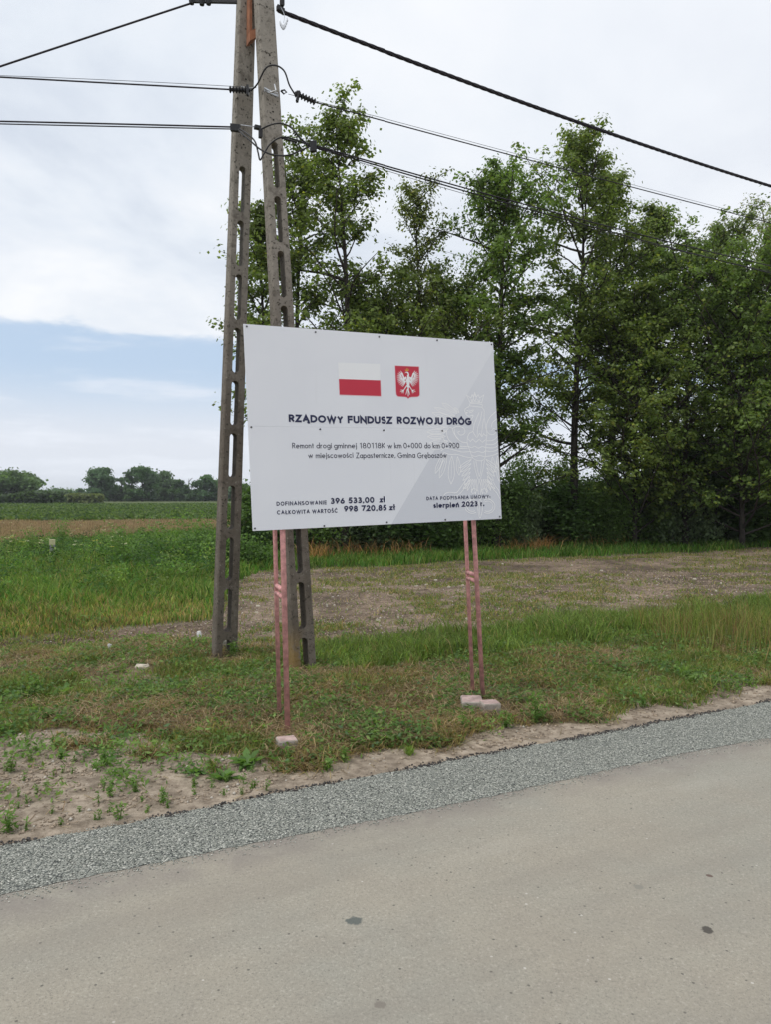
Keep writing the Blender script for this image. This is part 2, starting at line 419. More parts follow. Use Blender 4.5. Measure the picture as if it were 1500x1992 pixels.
def strip_low(s):
    return float(np.interp(s, [q[0] for q in LOW], [q[1] for q in LOW])) + wob(s, 1.3, .014) + .003 * math.sin(s * 37) + .006 * float(vnoise(np.array(s * 25.), np.array(.5), 3))
def strip_top(s): return wob(s, 4.1, .022) + .006 * math.sin(s * 29 + 1)
M_road = road_mat(); M_gravel = gravel_mat()
strip_mesh('road', -40, 90, lambda s: -5.4, lambda s: -.05 + wob(s, 2, .01), .003, M_road, 400)
strip_mesh('road_gravel_strip', -6, 20, strip_low, strip_top, .005, M_gravel, 2200)
# a soft rise of rough bitumen crumbs along the outer edge, and loose chips spilling inward
rng = np.random.default_rng(5)
def crumbs(name, S, T, size, m, cols, z0, lift=.4):
    n = len(S); x, y = xy(S, T); base = np.array([[1, 0, 0], [0, 1, 0], [-1, 0, 0], [0, -1, 0], [0, 0, 1], [0, 0, -1]], float)
    V = base[None] * size[:, None, None] * (.6 + .8 * rng.random((n, 6, 1)))
    a = rng.random(n) * 6.28; ca, sa = np.cos(a)[:, None], np.sin(a)[:, None]
    V = np.stack([V[..., 0] * ca - V[..., 1] * sa, V[..., 0] * sa + V[..., 1] * ca, V[..., 2] * .75], -1)
    V[..., 0] += x[:, None]; V[..., 1] += y[:, None]; V[..., 2] += (z0 + size * lift)[:, None]
    f = np.array([[0, 1, 4], [1, 2, 4], [2, 3, 4], [3, 0, 4], [1, 0, 5], [2, 1, 5], [3, 2, 5], [0, 3, 5]])
    Fc = (f[None] + (np.arange(n) * 6)[:, None, None]).reshape(-1, 3)
    return np_mesh(name, V.reshape(-1, 3), [Fc], m, col=np.repeat(cols, 6, 0))
M_stone = leaf_mat('stone_chips', 0.0, .85, .3)
n = 3600; S = rng.uniform(-1.5, 9, n); clump = fbm(S, S * 0, 2.2, 77)
keep = rng.random(n) < sst(clump, .36, .62) + .12; S = S[keep]; n = len(S)
T = np.array([strip_top(s) for s in S]) + rng.normal(0.004, .016, n)
crumbs('bitumen_crumbs', S, T, rng.uniform(.003, .009, n), M_stone, np.array([[.060, .055, .052]]) * rng.uniform(.5, 1.6, (n, 1)), np.full(n, .004))
tag(bpy.data.objects['bitumen_crumbs'], 'crumbled black bitumen edge between the grey chippings and the sand', 'bitumen', kind='stuff')
n = 26000; S = rng.uniform(-1.5, 8.5, n); lo = np.interp(S, [q[0] for q in LOW], [q[1] for q in LOW])
k = rng.random(n); T = np.where(k < .90, lo + (0 - lo) * rng.random(n), lo - np.abs(rng.normal(0, .04, n)))
g0 = rng.random((n, 1)); cols = np.array([[.17, .185, .162]]) * (1 - g0) + np.array([[.46, .465, .41]]) * g0
cols = np.where(rng.random((n, 1)) < .10, np.array([[.55, .54, .48]]), cols)
zc_ = np.where(k < .90, .006, .004)
o = crumbs('loose_chippings', S, T, rng.uniform(.0022, .0045, n), M_stone, cols, zc_)
tag(o, 'fine grey stone chippings lying on the strip along the road edge', 'gravel', kind='stuff')

def clods():
    r = np.random.default_rng(9); n = 60000; D = 3.5 * (16 / 3.5) ** r.random(n); X = r.uniform(-1, 1, n) * (.56 * D + .5); Z = zones(X, D)
    p = np.where(Z['t'] > .09, (1 - Z['veg']) * (.25 + .75 * sst(fbm(X, D, 2.5, 95), .42, .6)) + Z['bare'] * .8, 0); k = r.random(n) < p; X, D = X[k], D[k]; n = len(X); s, t = st(X, D)
    size = .0025 + .010 * r.random(n) ** 4 + .0008 * D; c = np.array([[.29, .23, .17]]) * r.uniform(.65, 1.35, (n, 1)); c[r.random(n) < .06] = [.46, .42, .36]
    o = crumbs('soil_clods', s, t, size, M_stone, c, ground_z(X, D), .2); tag(o, 'small clods and grit lying on the sandy verge and bare earth', 'soil clods', kind='stuff')
clods()

# ------------------------------------------------------------------ blades, leaves
def blades(x, y, h, wd, lean, col, z=None, seed=1, flat=0.0):
    """curved grass blades; returns vertices, quads, tris, colours"""
    r = np.random.default_rng(seed); n = len(x); z = ground_z(x, y) - .005 if z is None else z
    a = r.uniform(0, 2 * np.pi, n); b = r.uniform(0, 2 * np.pi, n)
    dx, dy = np.cos(a), np.sin(a); wx, wy = np.cos(b), np.sin(b)
    L = lean * (.3 + r.random(n))
    V = np.empty((n, 5, 3))
    mx, my, mz = x + dx * h * L * .35, y + dy * h * L * .35, z + h * .62 * (1 - .25 * L)
    tx, ty, tz = x + dx * h * L, y + dy * h * L, z + h * (1 - .45 * L)
    V[:, 0] = np.stack([x - wx * wd, y - wy * wd, z], 1); V[:, 1] = np.stack([x + wx * wd, y + wy * wd, z], 1)
    V[:, 2] = np.stack([mx + wx * wd * .8, my + wy * wd * .8, mz], 1); V[:, 3] = np.stack([mx - wx * wd * .8, my - wy * wd * .8, mz], 1)
    V[:, 4] = np.stack([tx, ty, tz], 1)
    i = np.arange(n)[:, None] * 5; col = np.clip(np.asarray(col) * np.array([1.30, 1.22, 1.15]), 0, .8)
    return V.reshape(-1, 3), i + np.array([[0, 1, 2, 3]]), i + np.array([[3, 2, 4]]), np.repeat(col, 5, 0)
def join(parts):
    Vs, Q, T, Cc = [], [], [], []; b = 0
    for v, q, t, c in parts:
        Vs.append(v); Cc.append(c)
        if q is not None and len(q): Q.append(q + b)
        if t is not None and len(t): T.append(t + b)
        b += len(v)
    return np.concatenate(Vs), [a for a in ([np.concatenate(Q)] if Q else []) + ([np.concatenate(T)] if T else [])], np.concatenate(Cc)
def leaves(P, size, col, seed=1, up=.6, asp=.55):
    """rhombic leaves folded a little, at points P"""
    r = np.random.default_rng(seed); n = len(P)
    nn = r.normal(size=(n, 3)); nn[:, 2] = np.abs(nn[:, 2]) + up; nn /= np.linalg.norm(nn, axis=1)[:, None]
    a = r.normal(size=(n, 3)); a -= nn * (a * nn).sum(1)[:, None]; a /= np.linalg.norm(a, axis=1)[:, None]
    b = np.cross(nn, a); s = size[:, None]
    V = np.stack([P - a * s, P + b * s * asp - nn * s * .12, P + a * s, P - b * s * asp - nn * s * .12], 1)
    i = np.arange(n)[:, None] * 4
    return V.reshape(-1, 3), i + np.array([[0, 1, 2, 3]]), None, np.repeat(col, 4, 0)
def pal(r, n, cs, ws, var=.25):
    k = r.choice(len(cs), n, p=np.array(ws) / sum(ws)); c = np.array(cs)[k]
    return np.clip(c * (1 + r.normal(0, var, (n, 1))) , .004, .9)
def view_pts(n, d0, d1, seed, wide=.56, pw=1.0):
    r = np.random.default_rng(seed); u = r.random(n)
    D = d0 * (d1 / d0) ** u if pw == 1.0 else (d0 ** (1 - pw) + u * (d1 ** (1 - pw) - d0 ** (1 - pw))) ** (1 / (1 - pw))
    X = r.uniform(-1, 1, n) * (wide * D + .5); return X, D, r

GREEN = (.138, .182, .050); LUSH = (.135, .198, .054); OLIVE = (.20, .195, .075); STRAW = (.30, .235, .125); BROWN = (.17, .11, .06); DEEP = (.045, .10, .025)
def build_grass():
    parts = []
    # fine mown turf with hay
    x, y, r = view_pts(380000, 3.5, 13, 101, .64); Z = zones(x, y)
    dens = Z['mown'] * Z['clr'] * (.14 + 1.15 * sst(fbm(x, y, 1.7, 70) - .04 * sst(x, 1.0, 3.0), .36, .50)) * (.5 + .8 * fbm(x, y, 6., 69))
    k = r.random(len(x)) < dens; x, y = x[k], y[k]; n = len(x); s, t = st(x, y)
    dry = sst(fbm(x, y, 1.1, 71, 3) + .10 * sst(s, 3.0, 1.0) * sst(t, 3.2, 1.5) - .05 * sst(s, 3, 6), .43, .58)
    c = np.where(r.random((n, 1)) < (dry * .65 + .06)[:, None], pal(r, n, [STRAW, BROWN, (.26, .21, .10)], [3, 2, 3]), pal(r, n, [GREEN, OLIVE, (.10, .17, .04)], [3, 2, 2]))
    c = c * (.55 + .9 * fbm(x, y, 5.0, 68))[:, None]
    h = r.uniform(.03, .10, n) * (1 + .7 * sst(fbm(x, y, 2.2, 72), .5, .7)); parts.append(blades(x, y, h, .0028 + .0004 * y / 5, .9 + .5 * dry, c, seed=1))
    # lush belt
    x, y, r = view_pts(235000, 5, 13, 102, .66); Z = zones(x, y); k = r.random(len(x)) < Z['lush'] * Z['clr'] * 1.2; x, y = x[k], y[k]; n = len(x)
    c = pal(r, n, [LUSH, GREEN, (.16, .25, .06), (.06, .12, .03), STRAW], [5, 3, 3, 2, .6]); tall = .45 + 1.15 * sst(fbm(x, y, 1.9, 73), .30, .68); c = c * (.55 + .9 * fbm(x, y, 4.0, 74))[:, None]
    parts.append(blades(x, y, r.uniform(.07, .24, n) * tall * .85, .0042, .85, c, seed=2))
    # sparse cover of the bare field
    x, y, r = view_pts(430000, 7, 32, 103, .64); Z = zones(x, y); k = r.random(len(x)) < Z['bare'] * (.06 + .85 * Z['patch'] * sst(fbm(x, y, 3, 75), .35, .6)); x, y = x[k], y[k]; n = len(x)
    c = pal(r, n, [GREEN, OLIVE, (.10, .17, .04), STRAW], [3, 3, 2, 1.4])
    parts.append(blades(x, y, r.uniform(.02, .10, n), .0035 + .0014 * y / 8, 1.2, c, seed=3))
    # strip under the trees
    x, y, r = view_pts(150000, 10, 42, 104); Z = zones(x, y); s, t = st(x, y); k = r.random(len(x)) < Z['foot'] * (t < 15.5); x, y = x[k], y[k]; n = len(x)
    c = pal(r, n, [(.06, .15, .025), GREEN, (.09, .18, .035)], [4, 3, 2])
    parts.append(blades(x, y, r.uniform(.08, .36, n) * (.4 + 1.1 * fbm(x, y, 1.2, 64)), .006 + .004 * y / 15, .7, c * (.5 + 1.0 * fbm(x, y, 2.2, 65))[:, None], seed=4))
    r = np.random.default_rng(120); n = 2600; q = G(1440, 1250); x = q.x + r.normal(0, .8, n); y = q.y + .2 + r.normal(0, .55, n); k = x > q.x - 1.0; x, y = x[k], y[k]; n = len(x)
    parts.append(blades(x, y, r.uniform(.15, .46, n), np.full(n, .0036), .45, pal(r, n, [OLIVE, BROWN, (.26, .19, .10), GREEN], [3, 1, 1, 5]), seed=121))
    V, Fs, C = join(parts)
    tag(np_mesh('roadside_grass', V, Fs, M_grass, col=C), 'short mown grass and lush green belt between the road verge and the trees', 'grass', kind='stuff')
    # meadow to the left
    parts = []
    x, y, r = view_pts(420000, 6.5, 46, 105, .60); Z = zones(x, y); k = (r.random(len(x)) < Z['mead']) & (y - 1.94 * x < 49) & (y < 46) & (x < 3); x, y = x[k], y[k]; n = len(x); s, t = st(x, y)
    ol = sst(t, 8.6, 6.0) * .50 + .10
    c = np.where(r.random((n, 1)) < ol[:, None], pal(r, n, [OLIVE, (.21, .17, .07), STRAW, BROWN], [4, 3, 1.3, 1]), pal(r, n, [LUSH, (.06, .14, .03), (.12, .19, .04)], [3, 3, 2]))
    h = .82 * r.uniform(.08, .34, n) * (.4 + 1.3 * fbm(x, y, .9, 80)) * (.45 + .75 * sst(t, 5.6, 9)) * (1 - .45 * sst(y, 14, 24))
    c = c * ((.55 + .9 * fbm(x, y, 1.1, 86)) * (.7 + .85 * fbm(x, y, 4.5, 87)))[:, None]
    parts.append(blades(x, y, h, .0045 + .0035 * y / 12, .55, c, seed=5))
    V, Fs, C = join(parts)
    tag(np_mesh('meadow_grass', V, Fs, M_grass, col=C), 'tall green and olive meadow grass beyond the dirt track, left of the poles', 'grass', kind='stuff')
    # leafy ground cover in the turf and weeds in the meadow
    parts = []
    x, y, r = view_pts(190000, 3.5, 12, 106, .64); Z = zones(x, y); nn = fbm(x, y, 2.1, 81)
    k = r.random(len(x)) < Z['clr'] * (Z['mown'] * (.10 + sst(nn, .47, .60)) + .25 * Z['lush'] + .10 * Z['bare'] * Z['patch']); x, y = x[k], y[k]; n = len(x)
    c = pal(r, n, [(.13, .22, .055), (.10, .18, .045), (.18, .27, .08), (.12, .20, .09)], [3, 3, 2, 1], .2)
    cx_, cy_, r2 = view_pts(900, 3.7, 9.5, 130); Zc = zones(cx_, cy_); kk = r2.random(900) < Zc['mown'] * Zc['clr'] * .8 + (.10 + .55 * sst(Zc['s'], 2.2, 1.2)) * (Zc['t'] > .3) * (1 - Zc['bare']); cx_, cy_ = cx_[kk], cy_[kk]; mc = len(cx_); per = 46; sz = np.repeat(r2.uniform(.05, .13, mc), per)
    PX = np.repeat(cx_, per) + r2.normal(0, 1, mc * per) * sz * .6; PY = np.repeat(cy_, per) + r2.normal(0, 1, mc * per) * sz * .6; cc_ = np.repeat(pal(r2, mc, [(.14, .24, .06), (.19, .29, .08), (.10, .19, .055)], [2, 2, 1], .12), per, 0) * (1 + r2.normal(0, .12, (mc * per, 1)))
    parts.append(leaves(np.stack([PX, PY, ground_z(PX, PY) + r2.random(mc * per) * sz * .8], 1), r2.uniform(.012, .026, mc * per), np.clip(cc_, .01, .6), 66, .7, .4))
    parts.append(leaves(np.stack([x, y, ground_z(x, y) + r.uniform(.005, .075, n)], 1), r.uniform(.009, .026, n), c, 6, .9, .5))
    V, Fs, C = join(parts)
    tag(np_mesh('clover_cover', V, Fs, M_leaf, col=C), 'low broad-leaved ground cover between the grass near the sign', 'ground cover', kind='stuff')
    parts = []
    # clumps of leafy weeds: each clump is a mound of leaves
    x, y, r = view_pts(8000, 10, 44, 107, .60); Z = zones(x, y); s, t = st(x, y)
    k = (r.random(len(x)) < Z['mead'] * sst(t, 7.3, 9.5) * (.25 + sst(fbm(x, y, .6, 82), .40, .6))) & (y - 1.94 * x < 49) & (y < 46) & (x < 2); x, y = x[k], y[k]; m = len(x)
    H = r.uniform(.22, .62, m) * (.4 + 1.1 * fbm(x, y, .35, 83)) * (1 - .3 * sst(y, 14, 24)); H *= 1 + .5 * np.exp(-((x + 4.5) / 1.6) ** 2) * (y > 14)
    per = 60; P = np.repeat(np.stack([x, y, x * 0], 1), per, 0); hh = np.repeat(H, per); q = r.random(m * per) ** .7
    P[:, 0] += r.normal(0, 1, m * per) * hh * (.42 - .22 * q); P[:, 1] += r.normal(0, 1, m * per) * hh * (.42 - .22 * q); P[:, 2] = q * hh
    c = pal(r, m, [(.09, .18, .04), (.13, .225, .05), (.055, .12, .035), (.18, .25, .07)], [3, 3, 2, 1], .30)
    c = np.repeat(c, per, 0) * (1 + r.normal(0, .15, (m * per, 1)))
    parts.append(leaves(P, r.uniform(.016, .042, m * per), np.clip(c, .01, .5), 7, .5, .45))
    # cream flower heads of umbellifers
    x, y, r = view_pts(900, 14, 31, 108, .60); Z = zones(x, y); k = (Z['mead'] > .5) & (x < -.38 * y + 1.0) & (r.random(900) < .55); x, y = x[k], y[k]; n = len(x)
    z = r.uniform(.45, .8, n); c = pal(r, n, [(.55, .54, .36), (.5, .45, .12)], [3, 1], .1)
    for j in range(6): parts.append(leaves(np.stack([x + r.normal(0, .03, n), y + r.normal(0, .03, n), z + r.normal(0, .006, n)], 1), np.full(n, .022), c, 8 + j, 4, .8))
    parts.append(blades(x, y, z, np.full(n, .005), .05, np.full((n, 3), .08) * [.8, 1.2, .5], seed=12))
    V, Fs, C = join(parts)
    tag(np_mesh('meadow_weeds', V, Fs, M_leaf, col=C), 'leafy green weeds with cream flower heads in the meadow on the left', 'weeds', kind='stuff')
    # straw litter
    x, y, r = view_pts(170000, 3.5, 12, 109, .64); Z = zones(x, y); dry = sst(fbm(x, y, 1.1, 71, 3) + .10 * sst(Z['s'], 3.0, 1.0) * sst(Z['t'], 3.2, 1.5) - .05 * sst(Z['s'], 3, 6), .41, .58)
    k = r.random(len(x)) < Z['mown'] * (dry * .9 + .05) + .012 * (Z['t'] > .05) * (1 - Z['veg']); x, y = x[k], y[k]; n = len(x); a = r.uniform(0, 6.28, n); L = r.uniform(.02, .075, n); z = ground_z(x, y) + r.uniform(.006, .06, n) * Z['mown'][k] + .004
    d = np.stack([np.cos(a) * L, np.sin(a) * L, r.normal(0, .012, n)], 1); wv = np.stack([-np.sin(a) * .0018, np.cos(a) * .0018, 0 * a], 1); P = np.stack([x, y, z], 1)
    V = np.stack([P - d - wv, P - d + wv, P + d + wv, P + d - wv], 1).reshape(-1, 3); c = pal(r, n, [(.42, .335, .20), (.31, .23, .135), (.22, .145, .09)], [3, 3, 2]) * (.6 + .8 * fbm(x, y, 4., 67))[:, None]
    tag(np_mesh('hay_litter', V, [np.arange(n * 4).reshape(-1, 4)], M_grass, col=np.repeat(c, 4, 0)), 'dry cut hay scattered over the mown verge', 'hay', kind='stuff')
    # rusty dry grass at the foot of the trees
    parts = []; r = np.random.default_rng(110)
    for (px, py, wd, cnt) in ((612, 1088, .4, 260), (690, 1084, .8, 200), (780, 1080, .9, 180), (1012, 1074, .5, 90), (1052, 1072, .35, 260), (1115, 1068, .9, 120), (1190, 1062, .6, 160), (1262, 1056, .8, 520), (1300, 1053, .5, 320)):
        q = G(px, py + 2); n = cnt; x = q.x + r.normal(0, wd * .5, n); y = q.y + .1 + r.normal(0, .35, n)
        parts.append(blades(x, y, r.uniform(.2, .8, n) * r.uniform(.5, 1.0, n), np.full(n, .007), .75, pal(r, n, [(.34, .19, .08), (.42, .27, .13), (.20, .12, .06)], [3, 2, 2]), seed=cnt))
    V, Fs, C = join(parts)
    tag(np_mesh('rusty_dry_grass', V, Fs, M_grass, col=C), 'tufts of rust-brown dry grass along the foot of the trees', 'dry grass', kind='stuff')
    # ripe grain field and leafy crop
    x, y, r = view_pts(230000, 22, 52, 111, .62, .4); k = (y - 1.94 * x > 48.2) & (y - x * .25 < 47) & (x < 10); x, y = x[k], y[k]; n = len(x)
    V, q, t, c = blades(x, y, r.uniform(.14, .32, n) * (.8 + .5 * fbm(x, y, .25, 90)), np.full(n, .018), .3, pal(r, n, [(.27, .205, .15), (.21, .15, .11), (.32, .25, .185), (.13, .13, .06)], [4, 3, 2, .6], .15), seed=15)
    tag(np_mesh('grain_field', V, [q, t], M_grass, col=c), 'ripe pinkish brown grain crop beyond the meadow', 'crop', kind='stuff')
    x, y, r = view_pts(130000, 42, 125, 112, .62, .6); k = (y - x * .25 > 47) & (x < 22); x, y = x[k], y[k]; n = len(x)
    P = np.stack([x, y, r.uniform(.05, .34, n) * (.6 + .7 * fbm(x, y, .2, 91))], 1)
    V, q, t, c = leaves(P, r.uniform(.10, .22, n), pal(r, n, [(.085, .135, .038), (.12, .175, .05), (.055, .10, .035)], [3, 3, 2], .18), 16, .3, .6)
    tag(np_mesh('beet_field', V, [q], M_leaf, col=c), 'green leafy root crop beyond the grain field', 'crop', kind='stuff')
build_grass()

# ------------------------------------------------------------------ individual weeds on the verge
def make_weed(name, q, size, kind, label, seed, group=None):
    r = np.random.default_rng(seed); parts = []; x0, y0 = q[0], q[1]; z0 = float(ground_z(np.array(x0), np.array(y0)))
    if kind == 'grass':
        n = int(90 * size / .15); x = x0 + r.normal(0, size * .12, n); y = y0 + r.normal(0, size * .12, n)
        parts.append(blades(x, y, r.uniform(.5, 1.1, n) * size, np.full(n, .003), .8, pal(r, n, [(.15, .26, .05), (.20, .28, .08)], [2, 1], .15), seed=seed))
    elif kind == 'stem':
        for k in range(max(2, int(size * 30))):
            a = r.uniform(0, 6.28); b = r.uniform(0, size * .28); h = size * r.uniform(.6, 1.1); bx, by = x0 + math.cos(a) * b * .2, y0 + math.sin(a) * b * .2
            m = 9 if size > .07 else 4; tt = np.linspace(.15, 1, m); P = np.stack([bx + math.cos(a) * b * tt, by + math.sin(a) * b * tt, z0 + h * tt], 1)
            P = np.repeat(P, 3, 0) + r.normal(0, size * .13, (m * 3, 3)) * [1, 1, .4]
            c = pal(r, m * 3, [(.15, .26, .06), (.12, .22, .05), (.21, .31, .09)], [2, 2, 1], .12)
            parts.append(leaves(P, r.uniform(.010, .024, m * 3) * (size / .15) ** .5, c, seed + k, .8, .35))
            parts.append(blades(np.array([bx]), np.array([by]), np.array([h]), np.array([.003]), .2, np.array([[.09, .14, .04]]), seed=seed + k))
    else:      # broad rosette
        n = int(26 * (size / .15)); a = r.uniform(0, 6.28, n); L = size * r.uniform(.5, 1, n); el = r.uniform(.15, .9, n); wv = L * .16
        d = np.stack([np.cos(a) * np.cos(el), np.sin(a) * np.cos(el), np.sin(el)], 1); sd = np.stack([-np.sin(a), np.cos(a), 0 * a], 1); O = np.array([x0, y0, z0]) + r.normal(0, size * .12, (n, 3)) * [1, 1, 0]
        Vv = np.stack([O, O + d * (L * .5)[:, None] + sd * wv[:, None], O + d * L[:, None] - [0, 0, 1] * (L * .25)[:, None], O + d * (L * .5)[:, None] - sd * wv[:, None]], 1)
        parts.append((Vv.reshape(-1, 3), np.arange(n * 4).reshape(-1, 4), None, np.repeat(pal(r, n, [(.14, .25, .07), (.18, .29, .09), (.11, .20, .06)], [2, 1, 1], .12), 4, 0)))
    V, Fs, C = join(parts)
    return tag(np_mesh(name, V, Fs, M_leaf, col=C, origin=(x0, y0, z0)), label, 'weed', group)
WD = [(15, 1607, .13, 'stem', 'bright green bushy weed at the road edge, lowest plant on the sand at the left'),
      (430, 1508, .13, 'rosette', 'broad-leaved weed on the sand halfway between the left edge and the left footing'),
      (480, 1482, .15, 'rosette', 'large-leaved spreading weed on the grass edge just left of the left sign footing'),
      (1042, 1402, .22, 'stem', 'tall bright green weed standing at the sand edge just right of the right sign footing'),
      (985, 1412, .14, 'stem', 'leafy weed in front of the right concrete footing'),
      (1168, 1374, .14, 'grass', 'upright grass tuft on the sand right of the tall bright weed'),
      (1250, 1370, .13, 'stem', 'small feathery weed on the sand right of the upright grass tuft'),
      (797, 1460, .09, 'grass', 'thin solitary grass tuft on bare sand between the two footings'),
      (1335, 1318, .16, 'grass', 'spreading green grass clump on the sandy patch at the right'),
      (1455, 1322, .10, 'stem', 'small low weed near the right end of the sandy verge'),
      (232, 1583, .09, 'stem', 'spindly weed at the road edge on the left, right of the bright bushy one'),
      (212, 1545, .08, 'stem', 'spindly weed on the sand behind the one at the road edge on the left'),
      (318, 1555, .08, 'stem', 'thin weed at the road edge below the broad-leaved one'),
      (205, 1480, .09, 'stem', 'seedling weed in the middle of the sandy patch at the left'),
      (20, 1500, .10, 'stem', 'pale weed on the sand at the left edge'),
      (120, 1470, .08, 'rosette', 'small weed on the sandy patch between the pale weed and the green clump'),
      (60, 1380, .15, 'rosette', 'leafy green clump at the left edge of the mown grass'),
      (100, 1400, .15, 'rosette', 'leafy green clump above the sandy patch at the left'),
      (145, 1365, .14, 'rosette', 'light green clump on the mown grass left of the poles'),
      (560, 1478, .10, 'stem', 'weed growing right below the left sign footing'),
      (635, 1490, .11, 'stem', 'weed at the sand edge right of the left sign footing'),
      (720, 1430, .12, 'rosette', 'leafy clump in the grass edge between the two footings'),
      (850, 1440, .13, 'rosette', 'leafy clump on the grass edge left of the right footing'),
      (905, 1420, .12, 'stem', 'low leafy weed beside the left side of the right footing'),
      (452, 1278, .17, 'stem', 'dark weed wrapped round the foot of the left concrete pole shaft'),
      (424, 1288, .11, 'rosette', 'leafy weed in front of the foot of the left concrete pole shaft'),
      (606, 1306, .13, 'grass', 'grass tuft against the right foot of the right concrete pole shaft'),
      (566, 1318, .10, 'stem', 'weed in front of the foot of the right concrete pole shaft'),
      (120, 1345, .16, 'rosette', 'upper one of the leafy clumps on the mown grass at the left'),
      (70, 1345, .17, 'stem', 'bright leafy weed at the top of the clumps at the left edge'),
      (370, 1500, .10, 'rosette', 'small leafy rosette on the sand left of the broad-leaved weed'),
      (670, 1475, .10, 'stem', 'low weed on the grass edge, second one right of the left footing'),
      (1110, 1330, .16, 'rosette', 'wide-leaved clump behind the sandy verge right of the tall bright weed'),
      (1290, 1345, .14, 'rosette', 'leafy clump on the grass edge between the feathery weed and the spreading clump')]
for i, (px, py, sz, kd, lb) in enumerate(WD): make_weed({'grass': 'grass_tuft', 'stem': 'leafy_weed', 'rosette': 'broadleaf_weed'}[kd], G(px, py, .03), sz, kd, lb, 300 + i)
rg = random.Random(8)
for i in range(80):
    px = rg.uniform(0, 520); py = rg.uniform(1430, 1620 - px * .16)
    make_weed('seedling', G(px, py, .03), rg.uniform(.035, .06), 'stem', 'tiny green seedling on the bare sand at the left', 500 + i, 'seedlings scattered over the sand at the left')
# tall weeds in the meadow
for i, (px, py, sz, lb) in enumerate([(232, 1110, .95, 'tall dark leafy weed rising above the meadow right of the white marker post'), (355, 1095, 1.15, 'tallest leafy weed in the meadow, close to the left pole'), (300, 1100, 1.0, 'bushy tall weed in the meadow between the marker post and the poles'), (395, 1092, 1.05, 'tall bushy weed touching the left pole at half its height in the meadow'), (120, 1075, .9, 'weed with spreading top behind the white marker post'), (60, 1090, .7, 'low bushy weed left of the white marker post')]):
    make_weed('tall_weed', G(px, py), sz, 'stem', lb, 600 + i)

# ------------------------------------------------------------------ trees
def limb_tubes(limbs, n=5):
    mb = MB()
    for pts, rs in limbs: mb.tube(pts, rs, n, False)
    return mb
def tree_data(h, rad, seed, crown0=.15, nl=44, per=26, leaf=.060, prof=None, up=(8, 52), clump=.22, lean=(0, 0), forks=1, tint=(.095, .140, .036), var=.22, twig=7, trunk=None, dead=.05):
    r = np.random.default_rng(seed); pr = random.Random(seed)
    trunk = trunk or h * .0105
    limbs = []; P = []; Cw = []; rad *= 1.2; nl = int(nl * 1.15); h *= .935
    for fk in range(forks):
        ph = h * (1 if fk == 0 else pr.uniform(.75, .92)); ax = lean[0] + (0 if fk == 0 else pr.uniform(-.07, .07)); ay = lean[1] + (0 if fk == 0 else pr.uniform(-.07, .07))
        wx, wy = pr.uniform(0, 6), pr.uniform(0, 6)
        def tp(t): return Vector((ax * ph * t + .018 * ph * math.sin(t * 5 + wx) * t, ay * ph * t + .018 * ph * math.sin(t * 4 + wy) * t, ph * t))
        m = 14; limbs.append(([tp(i / m * .985) for i in range(m + 1)], [max(.008, trunk * (1.25 if i == 0 else 1) * (1 - (i / m) ** 1.15) + .008) for i in range(m + 1)]))
        cnt = nl if fk == 0 else int(nl * .6)
        for k in range(cnt):
            t = crown0 + (1 - crown0) * ((k + pr.random()) / cnt) ** .85; t = min(t, .985)
            pf = (prof or (lambda q: 1.0 if q < .55 else max(.5, 1 - 1.1 * (q - .55))))((t - crown0) / (1 - crown0))
            az = k * 2.4; L = rad * max(.10, pf) * pr.uniform(.5, 1.15) * (.55 + .95 * float(vnoise(np.array(az % 6.283 * .8), np.array(t * h * .55), seed))); el = R(pr.uniform(*up)); el = el + (R(80) - el) * max(0, t - .7) * 1.6
            b = tp(t); d = Vector((math.cos(az) * math.cos(el), math.sin(az) * math.cos(el), math.sin(el))); pts = [b]; dd = d.copy(); seg = 6
            for j in range(seg):
                dd = (dd + Vector((pr.uniform(-.2, .2), pr.uniform(-.2, .2), pr.uniform(-.12, .16)))).normalized(); pts.append(pts[-1] + dd * L / seg)
            r0 = min(trunk * .45, .010 + .012 * L) ; limbs.append((pts, [r0 * (1 - j / seg * .8) for j in range(seg + 1)]))
            if pr.random() < dead and t < .6: continue
            tone = 1 + pr.uniform(-.16, .16)
            for j in range(twig):
                f = .28 + .75 * (j + pr.random()) / twig; f = min(f, 1); ii = min(seg - 1, int(f * seg)); base = pts[ii].lerp(pts[ii + 1], f * seg - ii)
                tl = L * pr.uniform(.12, .34) + .12; ta = pr.uniform(0, 6.28); td = (dd * .6 + Vector((math.cos(ta), math.sin(ta), pr.uniform(-.15, .6)))).normalized(); tip = base + td * tl
                limbs.append(([base, base.lerp(tip, .5) + Vector((0, 0, .02)), tip], [.010, .007, .004]))
                for cc, sp in ((tip, 1.0), (base.lerp(tip, .5), .8)):
                    n = int(per * pr.uniform(.3, 1.6)); q = r.normal(size=(n, 3)) * clump * sp * pr.uniform(.45, .85) * [1, 1, .62]
                    P.append(np.array(cc) + q); Cw.append(np.full(n, tone * (1 + pr.uniform(-.12, .12))))
    P = np.concatenate(P); tone = np.concatenate(Cw); n = len(P); k = P[:, 2] > .05; P = P[k]; tone = tone[k]; n = len(P)
    c = np.array(tint)[None] * 1.08 * tone[:, None] * (1 + r.normal(0, var, (n, 1))); yl = r.random(n) < .06; c[yl] *= [1.7, 1.35, 1.0]
    V, q, t, cc = leaves(P, leaf * r.uniform(.55, 1.2, n), np.clip(c * np.array([1.50, 1.38, 1.3]), .005, .6), seed, .45, .68)
    return limbs, (V, q, cc)
